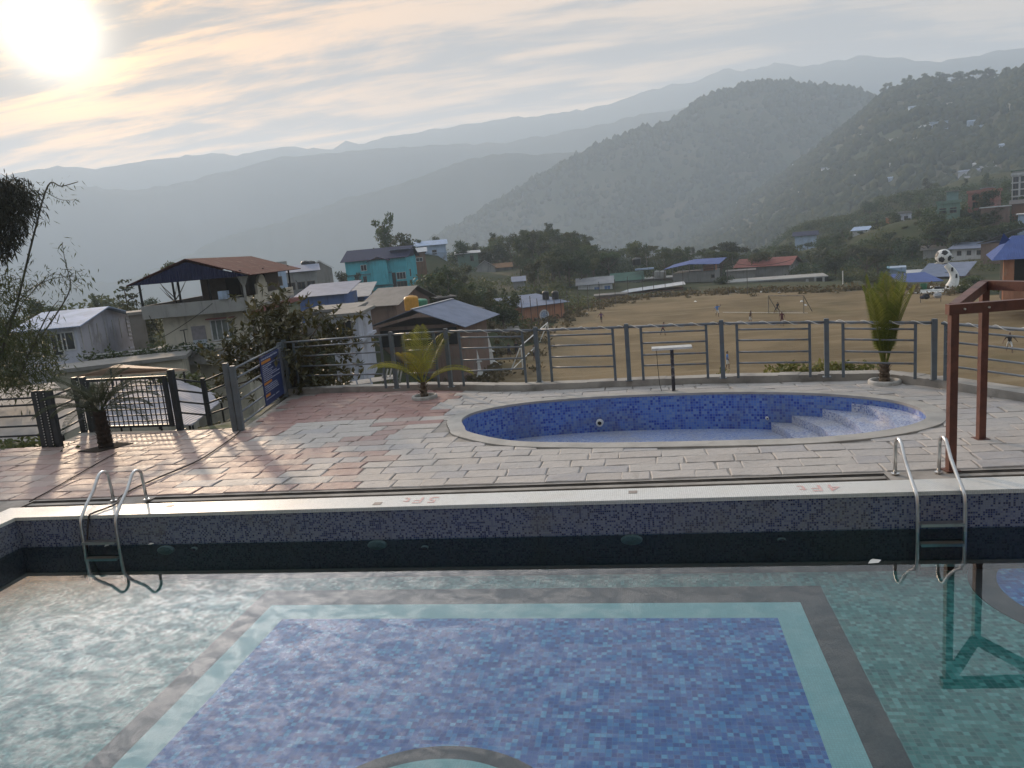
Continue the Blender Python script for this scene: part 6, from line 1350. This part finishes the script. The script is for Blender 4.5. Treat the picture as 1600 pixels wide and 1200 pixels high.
# ------------------------------------------------------------------ on the playing field
white_p = M_('white_paint', (.70, .70, .68), (.58, .58, .56), scale=3, rough=.6); black_p = M_('black_paint', (.015, .015, .017), rough=.5)
def fpt(px, py): p = G(px, py, FIELD_Z); return p
# football monument
fp_ = fpt(1478, 453); d_ = math.hypot(fp_.x, fp_.y); az = math.atan2(fp_.x, fp_.y); s = d_/FPX; mo = thing('football_monument', 'white and black football on a curved white stem on a low platform', 'monument', fp_, -az)
b = MB(); b.box(-30*s, 30*s, -2.5, 3.5, -.6, .35); b.box(-38*s, 20*s, -3.6, -2.51, -.6, .12); b.build('platform', white_p, mo)
b = MB(); pts = []; rr_ = []
for i in range(15):
    t = i/14; pts.append(((5.5*(1-t*t)+5.5*math.sin(math.pi*t))*s, 0, .3+t*31*s)); rr_.append((7.2-3.6*t)*s)
b.tube(pts, rr_, 12); b.build('stem', white_p, mo, smooth=True)
bmx = bmesh.new(); bmesh.ops.create_icosphere(bmx, subdivisions=4, radius=10.2*s); phi = (1+5**.5)/2; ic = [Vector(v).normalized() for v in [(0, a_, c_*phi) for a_ in (1, -1) for c_ in (1, -1)]+[(a_, c_*phi, 0) for a_ in (1, -1) for c_ in (1, -1)]+[(c_*phi, 0, a_) for a_ in (1, -1) for c_ in (1, -1)]]
rot_ = Matrix.Rotation(.35, 3, 'X') @ Matrix.Rotation(.3, 3, 'Z')
me = bpy.data.meshes.new('ball'); 
for f in bmx.faces:
    c_ = f.calc_center_median().normalized(); f.material_index = 1 if max(c_.dot(rot_ @ v) for v in ic) > .925 else 0; f.smooth = True
bmx.to_mesh(me); bmx.free(); me.materials.append(white_p); me.materials.append(black_p); link('ball', me, mo, (-3.4*s, 0, .35+41.5*s))
b = MB(); b.tube([(-14*s, -.2, .35+33*s), (-7*s, -.1, .35+35*s), (0, 0, .35+33*s)], [.05, .22, .1], 8); b.build('ball_rest', white_p, mo, smooth=True)
b = MB(); 
for x, z, r in ((7, 27, 1.6), (12, 18, 1.3), (-10, 3, 4.5), (-4, 2, 3.2)): b.lathe([(r*s, -.2), (r*s*.8, .35)], 7, (x*s, -5.2*s if z > 10 else -1.5, z*s))
b.build('black_patch', black_p, mo)
q = fpt(1443, 456); b = MB(); b.lathe([(.42, 0), (.5, 1.15), (.5, 1.2), (.44, 1.2), (.40, .2)], 12); tag(b.build('waste_bin', M_('bin_green', (.02, .12, .05), rough=.5), loc=q), 'green litter bin beside the football monument', 'bin')
def goal(name, label, a, c_, h, depth=2.0):
    A, B = fpt(*a), fpt(*c_); t = thing(name, label, 'goal', A); d = B-A; n_ = Vector((-d.y, d.x, 0)).normalized()*depth
    if n_.y < 0: n_ = -n_
    r = .06; U = Vector((0, 0, h)); O = Vector((0, 0, 0))
    for nm, P in (('post', [O, U]), ('post', [d, d+U]), ('crossbar', [U, d+U]), ('stay', [U, n_]), ('stay', [d+U, d+n_]), ('ground_bar', [n_, n_+d])): b = MB(); b.tube(P, r, 6); b.build(nm, goal_m, t)
    return t
goal_m = M_('goal_paint', (.22, .19, .15), (.15, .12, .09), scale=3, rough=.7); goal('goal', 'rusty thin goal frame at the far side of the field', (1201, 489), (1256, 490), 2.3); goal_m = white_p
goal('goal', 'white goal frame at the left side of the field behind the railing', (817, 579), (858, 535), 2.4, 1.2)
# poles along the edge
pole_rust = M_('pole_rust', (.10, .08, .07), (.06, .05, .045), scale=2, rough=.8)
for k, (px, py, top) in enumerate(((818, 520, 465), (832, 518, 462), (842, 512, 466), (856, 508, 462), (868, 505, 464), (878, 500, 462), (888, 497, 455), (905, 492, 452), (920, 487, 448), (938, 482, 440), (962, 476, 436), (982, 470, 432), (1005, 466, 430), (1022, 464, 424), (1040, 462, 422), (1068, 461, 418), (1138, 461, 418), (1168, 460, 420))):
    P = fpt(px, py); T = AT(px, top, math.hypot(P.x, P.y)); b = MB(); b.tube([(0, 0, -.3), (.03, 0, T.z-P.z)], .05, 6); tag(b.build('net_pole', pole_rust, loc=P), f'thin rusty pole along the far left edge of the field, {ORD[k]} from the left', 'pole', 'poles along the field edge')
b = MB(); P = fpt(1317, 452); b.box(-.06, .06, -.06, .06, -.3, 3.0); tag(b.build('short_post', white_p, loc=P), 'short pale post right of the slab building', 'post')
# white spires left of the field
def spire(px, py, pyt, label):
    P = fpt(px, py); d = math.hypot(P.x, P.y); h = AT(px, pyt, d).z-P.z; t = thing('spire', label, 'spire', P, .5)
    b = MB(); w = h*.155
    for k, (z0, z1, q) in enumerate(((0, .03, 1.9), (.03, .06, 1.65), (.06, .09, 1.4), (.09, .12, 1.2))): b.box(-w*q, w*q, -w*q, w*q, z0*h+.001*k, z1*h)
    b.build('steps', white_p, t)
    def tap(b, z0, z1, r0, r1): b.add([(sx*r0, sy*r0, z0*h) for sx, sy in ((-1, -1), (1, -1), (1, 1), (-1, 1))]+[(sx*r1, sy*r1, z1*h) for sx, sy in ((-1, -1), (1, -1), (1, 1), (-1, 1))], [(0, 1, 5, 4), (1, 2, 6, 5), (2, 3, 7, 6), (3, 0, 4, 7), (4, 5, 6, 7)])
    b = MB(); tap(b, .121, .34, w*1.02, w*.92); tap(b, .34, .36, w*1.2, w*1.2); tap(b, .36, .84, w*.95, w*.5); b.build('shaft', white_p, t)
    b = MB(); b.lathe([(w*.62, .84*h), (w*.62, .86*h), (w*.5, .87*h), (w*.42, .92*h), (w*.12, .97*h), (.01, h)], 10); b.build('finial', white_p, t)
spire(740, 588, 521, 'white stepped spire behind the railing, the nearer and lower one'); spire(760, 571, 508, 'white stepped spire behind the railing, the farther one touching the top rail')
b = MB(); P = fpt(755, 575); b.bar((0, 0, .0), (.0, .1, 1.8), .08); tag(b.build('plank', white_p, loc=P), 'short white plank leaning between the two spires', 'plank')
# people
skin = M_('skin', (.16, .085, .055), rough=.6); hair_m = M_('hair', (.012, .01, .01), rough=.6)
def cloth(n, c): return M_('cloth_'+n, c, tuple(x*.8 for x in c), scale=12, rough=.9)
def person(px, py, label, shirt, shorts, h=1.62, rz=0.0, stride=.25, arms=.25, raise_=None, lean=0.0, bend=0.0):
    P = fpt(px, py); t = thing('person', label, 'person', P, -math.atan2(P.x, P.y)+rz); k = h/1.72
    J = {'pel': (0, 0, .92), 'sp': (0, -lean*.4, 1.14), 'ch': (0, -lean, 1.36), 'nk': (0, -lean*1.15, 1.48), 'hd': (0, -lean*1.3-.02, 1.62), 'tp': (0, -lean*1.3-.01, 1.72)}
    for s, n_ in ((-1, 'l'), (1, 'r')):
        st_ = stride*s; J['hip'+n_] = (.10*s, 0, .88); J['kn'+n_] = (.12*s, -st_*.75-.04-bend, .48); J['an'+n_] = (.13*s, -st_*.6+.10*abs(stride)+(.12 if st_ < 0 else -.05), .07 if st_ >= 0 else .07+abs(st_)*.25); J['to'+n_] = (.14*s, J['an'+n_][1]-.17, .03 if st_ >= 0 else .05+abs(st_)*.2)
        J['sh'+n_] = (.19*s, -lean, 1.38); J['el'+n_] = (.27*s+arms*.3*s, -lean+st_*.8*.5, 1.13); J['wr'+n_] = (.28*s+arms*.5*s, -lean+st_*.6-.12, .92); J['ha'+n_] = (.28*s+arms*.55*s, -lean+st_*.6-.16, .83)
    if raise_: s = 1 if raise_ == 'r' else -1; J['el'+raise_] = (.38*s, -lean-.05, 1.40); J['wr'+raise_] = (.46*s, -lean-.14, 1.62); J['ha'+raise_] = (.47*s, -lean-.15, 1.72)
    names = list(J); R_ = {'pel': (.15, .11), 'sp': (.13, .10), 'ch': (.17, .11), 'nk': (.055, .055), 'hd': (.095, .11), 'tp': (.06, .07)}
    for n_ in 'lr': R_.update({'hip'+n_: (.085, .085), 'kn'+n_: (.058, .058), 'an'+n_: (.038, .038), 'to'+n_: (.035, .025), 'sh'+n_: (.06, .06), 'el'+n_: (.042, .042), 'wr'+n_: (.03, .03), 'ha'+n_: (.036, .025)})
    E_ = [('pel', 'sp'), ('sp', 'ch'), ('ch', 'nk'), ('nk', 'hd'), ('hd', 'tp')]
    for n_ in 'lr': E_ += [('pel', 'hip'+n_), ('hip'+n_, 'kn'+n_), ('kn'+n_, 'an'+n_), ('an'+n_, 'to'+n_), ('ch', 'sh'+n_), ('sh'+n_, 'el'+n_), ('el'+n_, 'wr'+n_), ('wr'+n_, 'ha'+n_)]
    me = bpy.data.meshes.new('body'); me.from_pydata([Vector(J[n_])*k for n_ in names], [(names.index(a), names.index(c_)) for a, c_ in E_], []); o = link('body', me, t)
    md = o.modifiers.new('skin', 'SKIN'); sv = me.skin_vertices[0].data
    for i, n_ in enumerate(names): sv[i].radius = (R_[n_][0]*k, R_[n_][1]*k); sv[i].use_root = (n_ == 'pel')
    o.modifiers.new('sub', 'SUBSURF').levels = 1; o.modifiers[-1].render_levels = 1; bpy.context.view_layer.update()
    m2 = bpy.data.meshes.new_from_object(o.evaluated_get(bpy.context.evaluated_depsgraph_get())); o.modifiers.clear(); o.data = m2; m2.name = 'body'; m2.materials.clear()
    for m in (skin, shirt, shorts, hair_m): m2.materials.append(m)
    hd = Vector(J['hd'])*k
    for p in m2.polygons:
        c_ = p.center/k; p.use_smooth = True; inarm = abs(c_.x) > .25 and c_.z < 1.2 or c_.z > 1.45
        if c_.z > 1.66 or (c_.z > 1.56 and c_.y > hd.y/k+.02): p.material_index = 3
        elif c_.z > .95 and c_.z < 1.47 and not inarm: p.material_index = 1
        elif .52 < c_.z <= .95 and abs(c_.x) < .24: p.material_index = 2
        elif c_.z < .07: p.material_index = 3
    b = MB(); f = hd; b.lathe([(.012*k, -.02*k), (.016*k, 0), (.006*k, .03*k)], 5, (f.x, f.y-.108*k, f.z)); b.build('nose', skin, t)
    return t
c_blue = cloth('blue', (.10, .22, .50)); c_white = cloth('white', (.60, .60, .58)); c_black = cloth('black', (.02, .02, .024)); c_plum = cloth('plum', (.12, .05, .12)); c_maroon = cloth('maroon', (.11, .03, .035)); c_red = cloth('red', (.32, .05, .04)); c_brown = cloth('brown', (.09, .05, .04)); c_dark = cloth('dark', (.03, .03, .045)); c_grey = cloth('grey', (.35, .36, .38))
person(1121, 495, 'person in a bright blue shirt and white shorts raising one arm', c_blue, c_white, 1.7, .2, .28, .5, 'r'); person(1172, 506, 'person in a dark brown shirt and white trousers seen just above the top rail', c_brown, c_white, 1.65, 1.2, .1, .1, None, .1); person(1214, 491, 'person all in black running in front of the far goal', c_black, c_black, 1.66, .8, .42, .4, None, .15); person(1222, 509, 'person in a maroon shirt and dark shorts behind the top rail', c_maroon, c_maroon, 1.7, .1, .08, .1)
person(940, 505, 'person in a plum shirt walking alone on the left half of the field', c_plum, c_dark, 1.62, -.3, .22, .35); person(1036, 524, 'person in a red shirt half hidden by the rails', c_red, c_dark, 1.6, 1.0, .3, .3, None, .15); person(1577, 551, 'person in a black shirt and white shorts at the right edge of the field', c_black, c_white, 1.66, .3, .35, .6); person(835, 563, 'person in a pale grey shirt behind the railing post near the white goal', c_grey, c_dark, 1.6, 1.6, .05, .1); person(1137, 578, 'person in a blue and white kit right behind a railing post', c_blue, c_white, 1.62, 1.4, .1, .1)
person(796, 558, 'person in dark clothes standing left in the small group at the bush', c_dark, c_dark, 1.6, .4, .05, .1); person(808, 557, 'person in black standing right in the small group at the bush', c_black, c_dark, 1.66, -.3, .05, .1)
# low frame with people's things, in front of the monument
P = fpt(1454, 473); bt = thing('bench_frame', 'low thin metal frame with dark bags piled on it in front of the monument', 'frame', P); s2 = math.hypot(P.x, P.y)/FPX
for x in (-13, 13): b = MB(); b.tube([(x*s2, 0, 0), (x*s2, 0, 1.2)], .04, 6); b.build('leg', pole_rust, bt)
b = MB(); b.tube([(-13*s2, 0, .62), (13*s2, 0, .58)], .04, 6); b.tube([(-13*s2, 0, 1.15), (13*s2, 0, 1.2)], .03, 6); b.build('bar', pole_rust, bt)
for k, (x, r, mt, lb_) in enumerate(((-6, .45, c_black, 'black bag hanging on the low frame, the middle one'), (-10.5, .32, c_dark, 'dark bag at the left end of the low frame'), (8.5, .5, c_grey, 'grey bundle on the right end of the low frame'))):
    bmx = bmesh.new(); bmesh.ops.create_icosphere(bmx, subdivisions=3, radius=r)
    for v in bmx.verts: v.co *= 1+.22*mnoise.noise(v.co*3+Vector((k*7, 0, 0))); v.co.z *= .8
    me = bpy.data.meshes.new('bag'); bmx.to_mesh(me); bmx.free(); me.materials.append(mt); o = link('bag', me, None, P+Vector((x*s2, -.08, .62+r*.55))); tag(o, lb_, 'bag', 'bags on the low frame')
# scraps and chalk
for k, (px, py) in enumerate(((1253, 472), (1259, 478), (1420, 460), (916, 491), (1086, 472), (1190, 457), (1150, 456), (1218, 458))):
    P = fpt(px, py); r = .28; b = MB(); b.add([(-r, -.1, .02), (r*.8, -.14, .05), (r, .2, .04), (-r*.6, .25, .16), (0, 0, .24)], [(0, 1, 4), (1, 2, 4), (2, 3, 4), (3, 0, 4)]); tag(b.build('paper_scrap', white_p, loc=P+Vector((0, 0, .02)), rz=k*1.3), ('white litter scrap right of the thin goal frame', 'small litter scrap just beyond the thin goal frame', 'white litter scrap left of the football monument', 'litter scrap near the brick hut corner', 'litter scrap below the blue canopy house', 'litter scrap in front of the slab building, middle one', 'litter scrap in front of the slab building, leftmost one', 'litter scrap in front of the slab building, rightmost one')[k], 'litter', 'scraps on the field')
b = MB(); a, c_ = fpt(1130, 489), fpt(1262, 490); a.z = c_.z = FIELD_Z+.09; b.bar(a, c_, .12, .02); structure('chalk_line', b, white_p)
# sheet metal and pipes lying below the kerb corner
b = MB(); P = AT(572, 598, 28); 
for k in range(5): b.box(-1.3+k*.5, -.85+k*.5, -.5, .5, .02*k, .02*k+.02)
tag(b.build('tin_sheets', W_conc, loc=P, rz=.4), 'loose grey tin sheets lying below the railing', 'tin sheets', kind='thing')
pp = AT(600, 597, 28); pt = thing('pipe_stack', 'leaning stack of pale pipes below the railing', 'pipes', pp)
for k in range(6): b = MB(); b.tube([(k*.14-.3, 0, -.6), (k*.14, .2, .45)], .03, 6); b.build('pipe', W_grey, pt)
